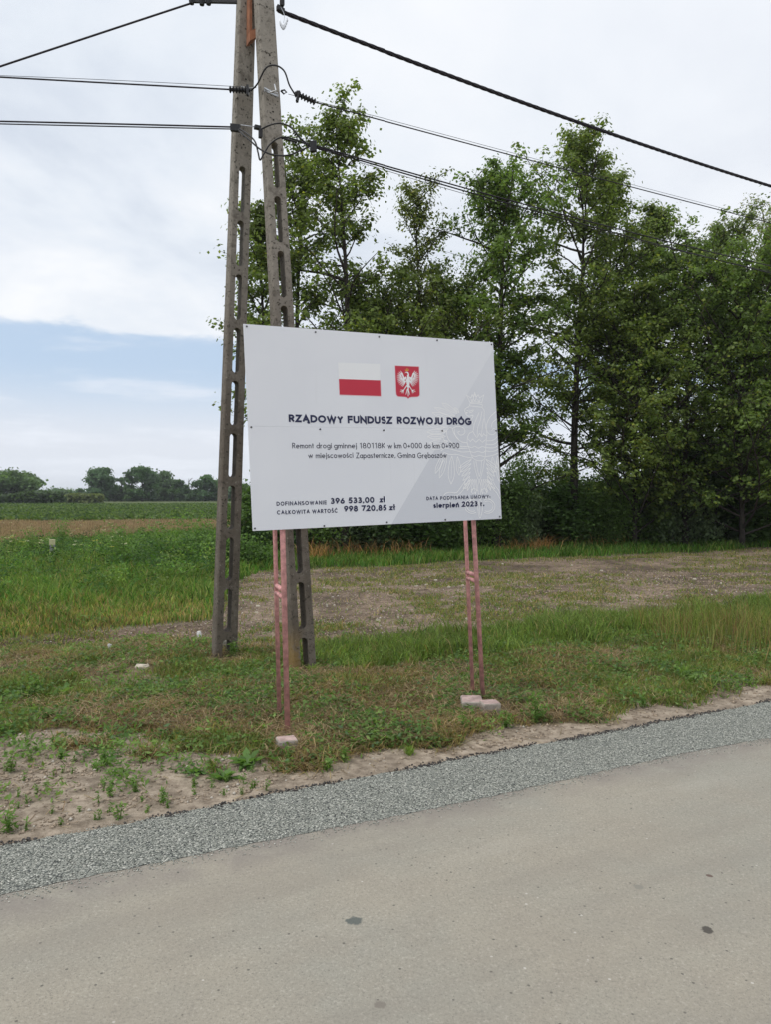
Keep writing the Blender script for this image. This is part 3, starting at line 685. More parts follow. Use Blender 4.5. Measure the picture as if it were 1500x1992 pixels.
def place_tree(name, label, cat, loc, data, group=None, rot=0, src=None):
    root = thing(name, loc, label, cat, group)
    limbs, (V, q, cc) = data; L = Vector(loc)
    mb = limb_tubes([([L + p for p in pts], rs) for pts, rs in limbs]); mb.build('trunk', M_bark, root, smooth=True)
    np_mesh('crown', V + np.array(loc), [q], M_leaf, root, col=cc)
    root.rotation_euler = (0, 0, rot); return root
def copy_tree(src, loc, label, rot, sc, group=None):
    c = src.copy(); COL.objects.link(c); c.location = loc; c.rotation_euler = (0, 0, rot); c.scale = (sc[0], sc[0], sc[1]); c['label'] = label
    if group: c['group'] = group
    for ch in src.children:
        k = ch.copy(); COL.objects.link(k); k.parent = c
    return c
def gx(px, Y): return (px - 750) / F * Y
def hh(py, Y): return CAMZ + (HOR - py) / F * Y
AG = 'alders in the row behind the bare field'
spire = lambda q: (.95 - .15 * q) * (1 - q ** 1.5) ** .8 + .10
mid = lambda q: .55 + .45 * math.sin(min(1, q * 1.2) * math.pi) if q < .75 else max(.12, .75 - 1.9 * (q - .75))
ALD = [ # px, Y, top py, radius, options, label
 (668, 20.3, 192, 2.3, dict(crown0=.10, nl=58, per=17, prof=lambda q: .85 if q < .62 else max(.18, .62 - .95 * (q - .62)), dead=.2), 'tall slender alder with a see-through crown, first full tree right of the concrete poles'),
 (588, 21.0, 285, 1.5, dict(crown0=.12, nl=44, per=22, prof=lambda q: .8 if q < .8 else .55, lean=(-.01, 0)), 'narrow alder directly behind the right concrete pole'),
 (512, 20.6, 375, 1.25, dict(crown0=.33, nl=36, per=19, prof=lambda q: .95 if q < .75 else .4, dead=.2), 'leftmost alder whose twigs poke out left of the concrete poles'),
 (822, 22.2, 335, 1.7, dict(crown0=.10, nl=54, per=13, prof=lambda q: .8 if q < .7 else .55, dead=.25, tint=(.088, .118, .036), leaf=.052), 'thin sparse-leaved alder between the tall slender one and the dense one above the sign'),
 (968, 22.2, 330, 2.0, dict(crown0=.22, trunk=.14, nl=60, per=26, prof=lambda q: .9 if q < .8 else max(.3, .85 - 2.6 * (q - .8)), tint=(.082, .138, .034)), 'dense dark green alder rising above the right half of the sign'),
 (1120, 23.6, 258, 2.2, dict(crown0=.24, nl=60, per=23, prof=lambda q: .95 if q < .6 else max(.32, .85 - 1.4 * (q - .6)), dead=.15, trunk=.13), 'tallest alder with a straight dark trunk right of the sign'),
 (1186, 25.0, 305, 1.7, dict(crown0=.16, nl=50, per=22, prof=lambda q: .9 if q < .7 else max(.2, .8 - 2.1 * (q - .7)), lean=(.012, 0)), 'alder with a thin leaning spire just right of the tallest one'),
 (1262, 25.5, 385, 1.7, dict(crown0=.15, nl=48, per=24, prof=lambda q: .95 if q < .7 else max(.25, .8 - 1.9 * (q - .7))), 'medium alder with a small pointed tip, third from the tallest one'),
 (1335, 24.0, 490, 2.7, dict(crown0=.03, nl=56, per=30, tint=(.085, .138, .036)), 'lower round-topped alder in front of the right end of the row'),
 (1412, 30.0, 420, 2.2, dict(crown0=.12, nl=54, per=26, prof=lambda q: .95 if q < .65 else max(.35, .9 - 1.7 * (q - .65)), tint=(.085, .125, .042)), 'alder with a flat-topped dark crown near the right edge of the photo'),
 (1500, 31.0, 420, 2.8, dict(crown0=.10, nl=56, per=28, tint=(.13, .155, .065), leaf=.055), 'pale grey-green tree at the right edge'),
 (1445, 23.4, 545, 3.0, dict(crown0=.03, nl=70, per=34, tint=(.088, .142, .038)), 'broad bright green alder low in front of the flat-topped one'),
 (1540, 23.6, 520, 2.6, dict(crown0=.03, nl=56, per=32, tint=(.095, .150, .040)), 'broad dark alder cut off by the right edge of the photo'),
 (735, 21.5, 575, 2.7, dict(crown0=.08, nl=56, per=26), 'low bushy alder just above the left half of the sign'),
 (880, 23.0, 560, 2.6, dict(crown0=.08, nl=56, per=26), 'low bushy alder just above the middle of the sign'),
 (1235, 23.6, 590, 2.8, dict(crown0=.04, nl=70, per=32), 'low leafy alder under the medium pointed one')]
trees = []
for i, (px, Y, top, rad, op, lb) in enumerate(ALD):
    trees.append(place_tree('alder_tree', lb, 'tree', (gx(px, Y), Y, 0), tree_data(hh(top, Y), rad, 900 + i, **op), AG))
# continuation of the row beyond the right edge, seen only from the side
for i, (px, Y, k) in enumerate(((1640, 26.5, 9), (1700, 28.5, 8))):
    copy_tree(trees[k - 1], (gx(px, Y), Y, 0), 'alder of the row standing beyond the right edge', 1.3 + i, (1, 1), AG)
# undergrowth
def shrub_data(h, rad, seed, tint, n=11000, leaf=.045):
    r = np.random.default_rng(seed); pr = random.Random(seed); P = []; T = []; limbs = []
    for k in range(34):
        a = pr.uniform(0, 6.28); q = pr.random() ** .5 * rad; z = pr.uniform(.12, .95) * h * (1 - .35 * (q / rad) ** 2) * (.6 + .7 * float(vnoise(np.array(a * 1.3), np.array(q * 2), seed))); c = Vector((math.cos(a) * q, math.sin(a) * q, z))
        b = Vector((c.x * .15, c.y * .15, 0)); limbs.append(([b, b.lerp(c, .5) + Vector((0, 0, .1 * h)), c], [.022, .014, .006]))
        m = n // 34; g = r.normal(size=(m, 3)) * [.20 * rad, .20 * rad, .10 * h]; P.append(np.array(c) + g); T.append(np.full(m, 1 + pr.uniform(-.2, .2)))
    P = np.concatenate(P); T = np.concatenate(T); k = P[:, 2] > .06; P, T = P[k], T[k]; m = len(P)
    c = np.array(tint)[None] * T[:, None] * (1 + r.normal(0, .2, (m, 1)))
    V, q, t, cc = leaves(P, leaf * r.uniform(.6, 1.2, m), np.clip(c * 1.4, .004, .5), seed, .5, .6); return limbs, (V, q, cc)
def put_shrub(label, loc, data, group):
    root = thing('shrub', loc, label, 'shrub', group); limbs, (V, q, cc) = data; L = Vector(loc)
    limb_tubes([([L + p for p in pts], rs) for pts, rs in limbs], 4).build('stems', M_bark, root)
    np_mesh('foliage', V + np.array(loc), [q], M_leaf, root, col=cc); return root
SH = [(500, 20.0, 1.5, .8), (545, 19.9, 1.6, 1.1), (610, 20.1, 2.8, 1.3), (690, 20.4, 2.6, 1.3), (770, 20.8, 2.7, 1.3), (850, 21.3, 2.9, 1.3), (930, 21.8, 2.7, 1.3), (1005, 22.2, 2.8, 1.3), (1080, 22.8, 2.6, 1.4), (1150, 23.2, 3.0, 1.4), (1225, 23.6, 3.0, 1.5), (1300, 24.0, 3.2, 1.6), (1375, 24.6, 3.3, 1.7), (1450, 25.3, 3.2, 1.7), (1530, 26.0, 3.4, 1.8),
      (730, 23.5, 3.6, 1.6), (900, 24.5, 3.8, 1.6), (1050, 25.6, 4.2, 1.6), (1190, 26.5, 4.4, 1.8), (1330, 27.5, 4.6, 1.9), (1460, 28.5, 4.8, 1.9), (600, 22.8, 3.4, 1.4)]
base = []
wh = ['behind the left pole', 'low, between the two poles', 'behind the left sign post', 'under the left half of the sign', 'left of the middle of the sign', 'behind the middle of the sign', 'behind the right sign post', 'at the right edge of the sign', 'just right of the sign', 'under the tallest alder', 'under the leaning spire alder', 'behind the rusty dry grass', 'with silvery leaves right of the rusty dry grass', 'near the right edge', 'cut by the right edge of the photo',
      'in the second row above the sign posts', 'in the second row behind the sign', 'in the second row right of the sign', 'in the second row behind the tallest alder', 'in the second row behind the round-topped alder', 'in the second row at the right edge', 'in the second row behind the poles']
GS = 'dark shrubs filling the foot of the tree row'
for i, (px, Y, h, rad) in enumerate(SH):
    Y += .9; h *= random.Random(i).uniform(.5, 1.25); rad *= random.Random(i + 50).uniform(.7, 1.0); loc = (gx(px, Y), Y, 0); lb = 'dark shrub at the tree feet, ' + wh[i]
    if i < 4:
        tint = [(.066, .112, .034), (.048, .092, .032), (.095, .150, .042), (.120, .160, .085)][i]
        base.append((put_shrub(lb, loc, shrub_data(h, rad, 1200 + i, tint, 12000, (.050, .040, .060, .050)[i]), GS), h, rad))
    else:
        s_, h0, r0 = base[i % 4 if i % 4 != 1 else 2]; copy_tree(s_, loc, lb, i * 1.7, (rad / r0, h / h0), GS)

for i, (px, Y, h, rad, lb) in enumerate(((312, 17.5, .60, .75, 'leftmost of the leafy green bushes in the meadow left of the poles'), (352, 16.5, .72, .8, 'bright leafy bush in the meadow, second from the left pole'), (392, 16.8, .80, .8, 'leafy green bush right beside the left concrete pole in the meadow'), (255, 18.5, .55, .8, 'low leafy bush in the meadow midway between the marker post and the poles'), (470, 17.0, .8, .6, 'low green bush seen between the two pole shafts'))):
    put_shrub(lb, (gx(px, Y), Y, 0), shrub_data(h, rad, 1300 + i, (.085, .150, .040), 5200, .034), 'leafy bushes in the meadow')
# ------------------------------------------------------------------ far tree line across the fields
def far_tree(label, px, top, Y, rad, seed, tint, n=2600, low=.1, name='distant_tree', shape=0, group='distant trees beyond the fields'):
    rad *= 1.0; n = int(n * 1.5); top += 6 if top > 940 else 1; r = np.random.default_rng(seed); pr = random.Random(seed); h = hh(top, Y); x = gx(px, Y); P = []; T = []; limbs = [([Vector((0, 0, 0)), Vector((0, 0, h * .5)), Vector((.1, 0, h * .9))], [.28, .2, .05])]
    for k in range(30):
        a = pr.uniform(0, 6.28); zf = pr.uniform(low, .96); rr = rad * math.sqrt(max(.05, 1 - ((zf - .52) / .52) ** 2)) * pr.random() ** .5
        if shape == 1: rr = rad * (1 - zf) * 1.1 * pr.random() ** .5
        c = Vector((math.cos(a) * rr, math.sin(a) * rr, zf * h)); m = n // 30; s_ = rad * .19
        P.append(np.array(c) + r.normal(size=(m, 3)) * [s_, s_, s_ * .62]); T.append(np.full(m, 1 + pr.uniform(-.25, .25)))
        if k % 3 == 0: limbs.append(([Vector((0, 0, h * zf * .55)), c], [.10, .04]))
    P = np.concatenate(P); T = np.concatenate(T); k = (P[:, 2] > .2); P, T = P[k], T[k]; m = len(P)
    c = np.array(tint)[None] * [2.1, 2.25, 1.9] * T[:, None] * (1 + r.normal(0, .12, (m, 1)))
    V, q, t, cc = leaves(P, r.uniform(.2, .42, m), np.clip(c, .004, .4), seed, .4, .8)
    root = thing(name, (x, Y, 0), label, 'tree', group); L = Vector((x, Y, 0))
    limb_tubes([([L + p for p in pts], rs) for pts, rs in limbs], 5).build('trunk', M_bark, root); np_mesh('crown', V + np.array(L), [q], M_leaf, root, col=cc); return root
FT = [(20, 920, 150, 4.6, (.060, .088, .045), 5200, 'big round grey-green tree at the far left edge across the fields'),
      (52, 921, 155, 2.6, (.060, .086, .045), 2600, 'smaller grey-green tree at the right shoulder of the big round one'),
      (-25, 915, 150, 4.0, (.055, .080, .04), 2600, 'grey-green tree beyond the left edge'),
      (94, 946, 230, 4.2, (.050, .075, .045), 2200, 'low faded tree in the gap right of the big round grey-green one'),
      (128, 950, 225, 3.8, (.055, .082, .045), 2000, 'low tree in the middle of the gap of the far tree line'),
      (155, 947, 220, 2.4, (.045, .075, .042), 1600, 'narrow pointed tree in the far tree line left of the dark round one'),
      (197, 910, 190, 3.6, (.036, .066, .030), 5200, 'dark round oak standing out of the far tree line, the left of two'),
      (236, 928, 196, 1.6, (.045, .070, .038), 900, 'thin sparse tree between the two dark round oaks'),
      (222, 948, 196, 2.6, (.045, .072, .036), 1800, 'low bushy tree between the two dark round oaks'),
      (276, 909, 190, 3.4, (.036, .066, .030), 4800, 'dark oak with a flat crown, the right of the two dark oaks'),
      (258, 944, 190, 2.4, (.045, .072, .036), 1600, 'low bushy tree under the right dark oak'),
      (328, 919, 200, 3.6, (.050, .078, .042), 4200, 'round grey-green tree right of the two dark oaks'),
      (350, 934, 196, 2.3, (.042, .070, .036), 2000, 'small dark tree leaning out right of the round grey-green one'),
      (300, 950, 200, 3.0, (.045, .072, .038), 1700, 'low hedge tree under the round grey-green one'),
      (398, 924, 195, 2.9, (.038, .068, .034), 3600, 'dark round tree directly left of the concrete poles across the fields'),
      (380, 952, 195, 3.0, (.040, .066, .034), 1800, 'low dark hedge tree left of the concrete poles across the fields'),
      (425, 935, 198, 3.0, (.045, .072, .038), 2400, 'far tree partly hidden behind the left concrete pole'),
      (455, 938, 200, 3.2, (.045, .072, .038), 2400, 'far tree seen between the concrete poles')]
for i, (px, top, Y, rad, tint, n, lb) in enumerate(FT): far_tree(lb, px, top, Y, rad, 1400 + i, tint, n, shape=1 if i == 5 else 0)
for i, px in enumerate((366, 372)):
    r_ = random.Random(i); Y = 205; x = gx(px, Y); h = hh(931 + 4 * i, Y); root = thing('bare_tree', (x, Y, 0), ['dead leafless tree, the taller of two, left of the dark tree by the poles', 'shorter dead leafless tree beside the taller one across the fields'][i], 'tree')
    mb = MB(); mb.tube([(x, Y, 0), (x + .1, Y, h)], [.16, .05], 5)
    for k in range(9):
        z = h * r_.uniform(.4, .9); mb.tube([(x, Y, z), (x + r_.uniform(-1, 1), Y + r_.uniform(-1, 1), z + r_.uniform(.4, 1.1))], [.06, .03], 4)
    mb.build('trunk', M_bark, root)
def hedge(name, label, x0, x1, Y, h, seed, tint, n, dpt=3.0):
    r = np.random.default_rng(seed); x = r.uniform(x0, x1, n); top = h * (.6 + .7 * fbm(x, x * 0, .22, seed)); z = r.random(n) ** .8 * top
    P = np.stack([x, Y + r.normal(0, dpt * .3, n), z], 1); c = np.array(tint)[None] * (1 + r.normal(0, .2, (n, 1)))
    V, q, t, cc = leaves(P, r.uniform(.25, .5, n), np.clip(c, .004, .5), seed, .4, .8); return tag(np_mesh(name, V, [q], M_leaf, col=cc), label, 'undergrowth', kind='stuff')
hedge('far_undergrowth', 'continuous dark undergrowth at the foot of the far tree line', -125, -25, 212, 2.2, 31, (.10, .14, .085), 26000, 6)
hedge('hedge_scrub', 'low scrub in front of the big round tree at the far left', -90, -58, 138, 1.9, 32, (.065, .105, .045), 7000)
hedge('maize_strip', 'paler strip of maize at the far edge of the green crop', gx(70, 150), gx(195, 150), 150, 1.7, 33, (.13, .16, .055), 5000)
# white house far away
hr = thing('farmhouse', (gx(343, 215), 215, 0), 'small white farmhouse with a grey roof half hidden in the far tree line', 'house')
mb = MB(); hx = gx(343, 215); mb.box((hx, 215, 1.4), (2.8, 0, 0), (0, 2.5, 0), (0, 0, 1.4)); mb.build('wall', plain('white_render', (.75, .74, .72), nz=.05), hr)
mb = MB(); mb.add([(hx - 3, 212.2, 2.8), (hx + 3, 212.2, 2.8), (hx + 3, 217.8, 2.8), (hx - 3, 217.8, 2.8), (hx - 3, 215, 4.3), (hx + 3, 215, 4.3)], [(0, 1, 5, 4), (2, 3, 4, 5), (0, 4, 3), (1, 2, 5), (0, 3, 2, 1)]); mb.build('roof', plain('grey_roof', (.42, .42, .44), nz=.1), hr)
mb = MB(); mb.box((hx - 1.2, 212.47, 1.5), (.45, 0, 0), (0, .03, 0), (0, 0, .6)); mb.build('window', plain('window_dark', (.05, .05, .06), .2), hr)
mb = MB(); mb.box((hx + 1.2, 212.47, 1.5), (.45, 0, 0), (0, .03, 0), (0, 0, .6)); mb.build('window', bpy.data.materials['window_dark'], hr)

# marker post in the meadow
q = G(101, 1086, .12); mroot = thing('marker_post', (q.x, q.y, 0), 'short grey marker post with a pale yellow top standing in the meadow', 'post')
mb = MB(); mb.box((q.x, q.y, .22), (.055, .02, 0), (-.02, .055, 0), (0, 0, .22)); mb.build('post', plain('marker_grey', (.27, .26, .28), .7, nz=.1), mroot)
mb = MB(); mb.box((q.x, q.y, .50), (.060, .022, 0), (-.022, .060, 0), (0, 0, .062)); mb.build('cap', plain('marker_yellow', (.55, .52, .30), .6, nz=.1), mroot)

# stones and litter
M_pale = plain('pale_stone', (.52, .47, .38), .85, nz=.2, nsc=40, bump=.4); M_wl = plain('white_litter', (.70, .70, .68), .6, nz=.1)
def rock(name, label, px, py, sx, sy, sz, m, seed, cat='stone', rot=0, group=None):
    p = G(px, py, .03); pr = random.Random(seed); mb = MB(); vs = []; n = 9; z0 = float(ground_z(np.array(p.x), np.array(p.y))) - .004
    for lv, (k, z) in enumerate(((.9, 0), (1, .55), (.72, 1))):
        for i in range(n):
            a = 6.283 * i / n; k2 = k * (.8 + .35 * random.Random(seed * 31 + i).random()); u, v = math.cos(a) * sx * k2, math.sin(a) * sy * k2
            vs.append((p.x + u * math.cos(rot) - v * math.sin(rot), p.y + u * math.sin(rot) + v * math.cos(rot), z0 + sz * z * (.85 + .3 * pr.random())))
    fs = [(l * n + i, l * n + (i + 1) % n, (l + 1) * n + (i + 1) % n, (l + 1) * n + i) for l in range(2) for i in range(n)] + [tuple(2 * n + i for i in range(n)), tuple(range(n))[::-1]]
    mb.add(vs, fs); return tag(mb.build(name, m, None, origin=(p.x, p.y, z0)), label, cat, group)
rock('flat_stone', 'flat pale slab lying in the mown grass left of the poles', 277, 1303, .075, .045, .045, M_pale, 1, rot=.4)
rock('crumpled_paper', 'small crumpled white paper scrap beside the dirt track', 212, 1266, .028, .02, .07, M_wl, 2, 'litter')
rock('crumpled_paper', 'white scrap of litter at the end of the dirt track near the left pole', 386, 1237, .028, .02, .07, M_wl, 3, 'litter')
rock('concrete_rubble', 'lump of grey rubble wedged in the foot of the left concrete pole', 441, 1262, .05, .04, .14, plain('rubble', (.30, .29, .25), .9, nz=.3, bump=.5), 4, 'rubble')
rg = random.Random(12)
for i in range(28):
    px, py = rg.uniform(470, 1480), rg.uniform(1095, 1210)
    rock('pebble', 'small pale stone lying on the bare field', px, py, rg.uniform(.015, .04), rg.uniform(.012, .03), rg.uniform(.02, .035), M_pale, 40 + i, group='pale stones scattered over the bare field')

# ------------------------------------------------------------------ concrete poles
def concrete():
    m, nt, b = mat('weathered_concrete', .92, .2)
    t = N(nt, 'ShaderNodeNewGeometry'); P = t.outputs['Position']
    def nz(s, d=6., r=.65):
        n = N(nt, 'ShaderNodeTexNoise', inp={'Scale': s, 'Detail': d, 'Roughness': r}); nt.links.new(P, n.inputs['Vector']); return n.outputs[0]
    a, f, g = nz(1.6), nz(38.), nz(11.)
    c = MixC(nt, Smooth(nt, a, .35, .65), (.130, .108, .086), (.195, .168, .140))
    sp = N(nt, 'ShaderNodeSeparateXYZ'); nt.links.new(P, sp.inputs[0])
    c = MixC(nt, Mth(nt, 'MULTIPLY', Smooth(nt, sp.outputs[2], 2.0, 5.0), .85), c, (.33, .305, .262))     # lighter towards the top
    c = MixC(nt, Mth(nt, 'MULTIPLY', Smooth(nt, g, .50, .66),   .5), c, (.075, .062, .048))
    c = MixC(nt, Smooth(nt, f, .56, .64), c, (.062, .054, .042)); c = MixC(nt, Mth(nt, 'MULTIPLY', Smooth(nt, f, .40, .30), .7), c, (.40, .37, .31))
    fy = Mth(nt, 'MULTIPLY', Smooth(nt, sp.outputs[2], .50, .12), Smooth(nt, sp.outputs[1], 7.35, 7.2)); fy = Mth(nt, 'MULTIPLY', fy, Smooth(nt, sp.outputs[0], -.72, -.80)); fy = Mth(nt, 'MULTIPLY', fy, Smooth(nt, g, .35, .5))
    c = MixC(nt, Mth(nt, 'MULTIPLY', fy, .55), c, (.30, .18, .03))                                        # yellow lichen at the foot of the right shaft
    nt.links.new(c, b.inputs['Base Color'])
    bp = N(nt, 'ShaderNodeBump', inp={'Strength': .7, 'Distance': .008}); nt.links.new(Mth(nt, 'ADD', f, Mth(nt, 'MULTIPLY', g, .8)), bp.inputs['Height']); nt.links.new(bp.outputs[0], b.inputs['Normal'])
    return m
M_conc = concrete(); M_hole = plain('bolt_hole_painted_shade', (.02, .018, .016), .9)
M_blk = plain('black_rubber', (.018, .018, .020), .5, .4); M_steel = plain('galvanised_steel', (.48, .49, .50), .4, .5, .85, nz=.15); M_wood = plain('orange_brown_wood', (.30, .13, .070), .75, nz=.3, nsc=9, bump=.3)
baseL = G(435, 1280); baseR = G(588, 1307); TOPP = Vector(((baseL.x + baseR.x) / 2 - .055, (baseL.y + baseR.y) / 2, 7.9))
YAW = R(27); PU = Vector((math.cos(YAW), math.sin(YAW), 0))
def shaft_frame(b):
    ax = (TOPP - b).normalized(); u = (PU - ax * PU.dot(ax)).normalized(); v = ax.cross(u); return ax, u, v
def wid(h): f = max(0, min(1, h / 7.2)); return .222 - .070 * f, .150 - .036 * f        # width across the slotted face, thickness
def pole_shaft(b, slot_top_h, nslots, root):
    ax, u, v = shaft_frame(b); mb = MB(); H = 7.15 * 1.0; ch = .012
    def pt(h, a, c): return b + ax * h + u * a + v * c
    pitch, sl = .5, .425; zs = [slot_top_h - pitch * k for k in range(nslots)]
    cells = []; lo = -.45
    for zt in sorted(zs): cells.append((zt - sl - .0375, zt + .0375, zt - sl / 2))
    # solid foot and solid top
    def ring(h):
        W, Tn = wid(h); W /= 2; Tn /= 2
        return [pt(h, a, c) for a, c in ((-W + ch, -Tn), (W - ch, -Tn), (W, -Tn + ch), (W, Tn - ch), (W - ch, Tn), (-W + ch, Tn), (-W, Tn - ch), (-W, -Tn + ch))]
    def solid(h0, h1, cap0, cap1, n=1):
        for k in range(n):
            a, c = h0 + (h1 - h0) * k / n, h0 + (h1 - h0) * (k + 1) / n
            vs = ring(a) + ring(c); fs = [(i, (i + 1) % 8, 8 + (i + 1) % 8, 8 + i) for i in range(8)]
            if cap0 and k == 0: fs.append(tuple(range(8))[::-1])
            if cap1 and k == n - 1: fs.append(tuple(range(8, 16)))
            mb.add(vs, fs)
    solid(lo, cells[0][0], True, False); 
    for j, (h0, h1, hc) in enumerate(cells):
        W0, T0 = wid(h0); W1, T1 = wid(h1); sw = .040 - .014 * (hc / 7); m = 8
        # slot outline, counter-clockwise from right-bottom
        o = []
        for k in range(m + 1):
            a = math.pi * k / m; o.append((sw * math.cos(a), hc + sl / 2 - sw + sw * math.sin(a)))
        for k in range(m + 1):
            a = math.pi + math.pi * k / m; o.append((sw * math.cos(a), hc - sl / 2 + sw + sw * math.sin(a)))
        def front(side):
            def P(a, h):
                W, Tn = wid(h); return pt(h, a, side * Tn / 2)
            n = len(o); outer = []
            for k, (a, h) in enumerate(o):
                top = k <= m; kk = k if top else k - m - 1; f = kk / m; Wt = wid(h1 if top else h0)[0] / 2 - ch
                if top:
                    if kk == 0: outer.append((Wt, h))
                    elif kk == m: outer.append((-Wt, h))
                    else: outer.append((Wt * (1 - 2 * (kk - 1) / (m - 2)), h1))
                else:
                    if kk == 0: outer.append((-Wt, h))
                    elif kk == m: outer.append((Wt, h))
                    else: outer.append((-Wt * (1 - 2 * (kk - 1) / (m - 2)), h0))
            vs = [P(a, h) for a, h in o] + [P(a, h) for a, h in outer]
            fs = [(k, (k + 1) % n, n + (k + 1) % n, n + k) for k in range(n)]
            if side > 0: fs = [f[::-1] for f in fs]
            mb.add(vs, [f[::-1] for f in fs])
        front(-1); front(1)
        n = len(o); Tn = wid(hc)[1] / 2
        vs = [pt(h, a, -wid(h)[1] / 2) for a, h in o] + [pt(h, a, wid(h)[1] / 2) for a, h in o]
        mb.add(vs, [(k, (k + 1) % n, n + (k + 1) % n, n + k) for k in range(n)])
        vs = ring(h0) + ring(h1); mb.add(vs, [(i, (i + 1) % 8, 8 + (i + 1) % 8, 8 + i) for i in (1, 2, 3, 5, 6, 7)])
    solid(cells[-1][1], H, False, True, 4)
    # bolt holes: flat discs on front and side faces, the shade inside painted dark
    def hole(h, a, side='f', r=.0085):
        W, Tn = wid(h); vs = []
        for k in range(10):
            t = 6.283 * k / 10
            vs.append(pt(h + r * math.sin(t), a + r * math.cos(t), -Tn / 2 - .0015) if side == 'f' else b + ax * (h + r * math.sin(t)) + u * (-W / 2 - .0015) + v * (a + r * math.cos(t)))
        for k in range(10):
            t = 6.283 * k / 10; q = r * .9
            vs.append(pt(h + q * math.sin(t), a + q * math.cos(t), -Tn / 2 - .0005) if side == 'f' else b + ax * (h + q * math.sin(t)) + u * (-W / 2 - .0005) + v * (a + q * math.cos(t)))
        mb.cur = 1; mb.add(vs, [tuple(range(10)), tuple(range(9, -1, -1))]); mb.cur = 0
    top = cells[-1][1]
    for h in np.arange(top + .16, H - .1, .52):
        hole(h, .004); hole(h + .075, .004)
        hole(h + .03, .0, 's', .006); hole(h + .11, .0, 's', .006)
    for z in zs[:3]: hole(z + .02 - .2, 0, 's', .006)
    o_ = mb.build('pole_shaft', [M_conc, M_hole], root)
    return o_
proot = thing('utility_pole', ((baseL.x + baseR.x) / 2, (baseL.y + baseR.y) / 2, 0), 'A-shaped double utility pole of weathered slotted concrete standing in grass behind the sign', 'pole')
def h_of(px, py, Y): return At(px, py, Y).z
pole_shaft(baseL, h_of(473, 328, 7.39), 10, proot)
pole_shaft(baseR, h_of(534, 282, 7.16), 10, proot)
DP = 7.08     # distance of the pole's front hardware
def PT(px, py, Y=DP): return At(px, py, Y)
# timber block clamped between the shafts
mb = MB(); c = PT(489, 72, 7.20); mb.box(c, PU * .036 + Vector((0, 0, .030)), Vector((-.45, .89, 0)) * .05, (0, 0, .042))
mb.box(PT(484, 20, 7.22), PU * .012, Vector((-.45, .89, 0)) * .05, (0, 0, .30)); mb.build('timber_block', M_wood, proot)
# steel arm and top fittings
mb = MB(); mb.box((PT(368, 2, 7.30) + PT(466, 4, 7.30)) / 2, (PT(466, 4, 7.30) - PT(368, 2, 7.30)) / 2, (0, .012, 0), (0, 0, .014)); mb.build('tie_bar', M_blk, proot)
for (px, py) in ((372, 2), (392, 4), (405, 3)):
    mb = MB(); q = PT(px, py, 7.30); mb.tube([q + Vector((0, 0, -.028)), q + Vector((0, 0, .022))], [.022, .030], 10); mb.build('cable_clamp', M_blk, proot)
def ins(p, q, r, ribs, name='strain_insulator'):
    p, q = Vector(p), Vector(q); mb = MB(); pts = []; rs = []; n = ribs * 4
    for k in range(n + 1): pts.append(p.lerp(q, k / n)); rs.append(r * (1.0 if k % 4 in (1, 2) else .52))
    mb.tube(pts, rs, 12); return mb.build(name, M_blk, proot)
YL = 7.14; YR = 6.98
ins(PT(445, 174, YL), PT(486, 176, YL), .030, 7); ins(PT(613, 199, YR + .05), PT(572, 181, YR), .030, 7)
mb = MB(); mb.box(PT(579, 188, YR), (.010, 0, 0), (0, .02, 0), (.01, 0, .045)); mb.build('clamp_ear', M_blk, proot); mb = MB(); mb.box(PT(481, 176, YL - .02), (.010, 0, 0), (0, .02, 0), (0, 0, .045)); mb.build('clamp_ear', M_blk, proot)
mb = MB(); mb.box(PT(457, 249, YL), (.042, .01, 0), (0, .02, 0), (0, 0, .030)); mb.build('cable_clamp', M_blk, proot); mb = MB(); mb.box(PT(609, 285, YR), (.028, .01, .008), (0, .02, 0), (0, 0, .045)); mb.build('cable_clamp', M_blk, proot)
mb = MB(); mb.box(PT(500, 248, 7.03), (.025, .012, 0), (-.01, .02, 0), (0, 0, .014)); mb.box(PT(506, 260, 7.01), (.012, .006, 0), (-.01, .02, 0), (0, 0, .035)); mb.build('cable_bracket', M_blk, proot); mb = MB()
mb.box(PT(548, 4, 7.02), (.014, .007, 0), (-.01, .02, 0), (0, 0, .035)); mb.box(PT(545, 19, 7.02), (.03, .014, -.012), (-.01, .02, 0), (0, 0, .02)); mb.build('cable_bracket', M_blk, proot)
mb = MB(); mb.box(PT(527, 180, 7.03), PU * .065 + Vector((0, 0, -.012)), RN * .006, (0, 0, .016)); mb.tube([PT(533, 164, 7.0), PT(536, 176, 6.98), PT(524, 180, 6.97)], .007, 6)
mb.tube([PT(514, 171, 7.0), PT(526, 178, 6.98), PT(540, 182, 7.0)], .008, 6); mb.tube([PT(468, 168, 7.22), PT(482, 172, 7.2), PT(497, 170, 7.1)], .005, 6); mb.tube([PT(468, 243, 7.22), PT(490, 246, 7.1), PT(497, 247, 7.05)], .005, 6); mb.build('steel_bracket', M_steel, proot)
mb = MB(); q = PT(550, 178, 7.0); mb.tube([q + Vector((-.02, 0, .006)), q + Vector((.012, 0, .014)), q + Vector((.03, 0, -.006)), q + Vector((.008, 0, -.022)), q + Vector((-.02, 0, .006))], .008, 6); mb.build('thimble', M_blk, proot)
mb = MB(); pts = [PT(543, 10, 7.0), PT(552, 28, 7.0), PT(551, 44, 7.0)]; mb.tube(spline(pts, 6), .003, 5)
cc = []
for k in range(100):
    t = k / 99; b_ = PT(543 + 16 * t, 42 + 14 * math.sin(t * math.pi) + (-6 * t), 7.0); a = t * 6.283 * 9; cc.append(b_ + Vector((0, math.cos(a) * .018, math.sin(a) * .022)))
mb.tube(cc, .0022, 5); mb.build('wire_coil', M_steel, proot)
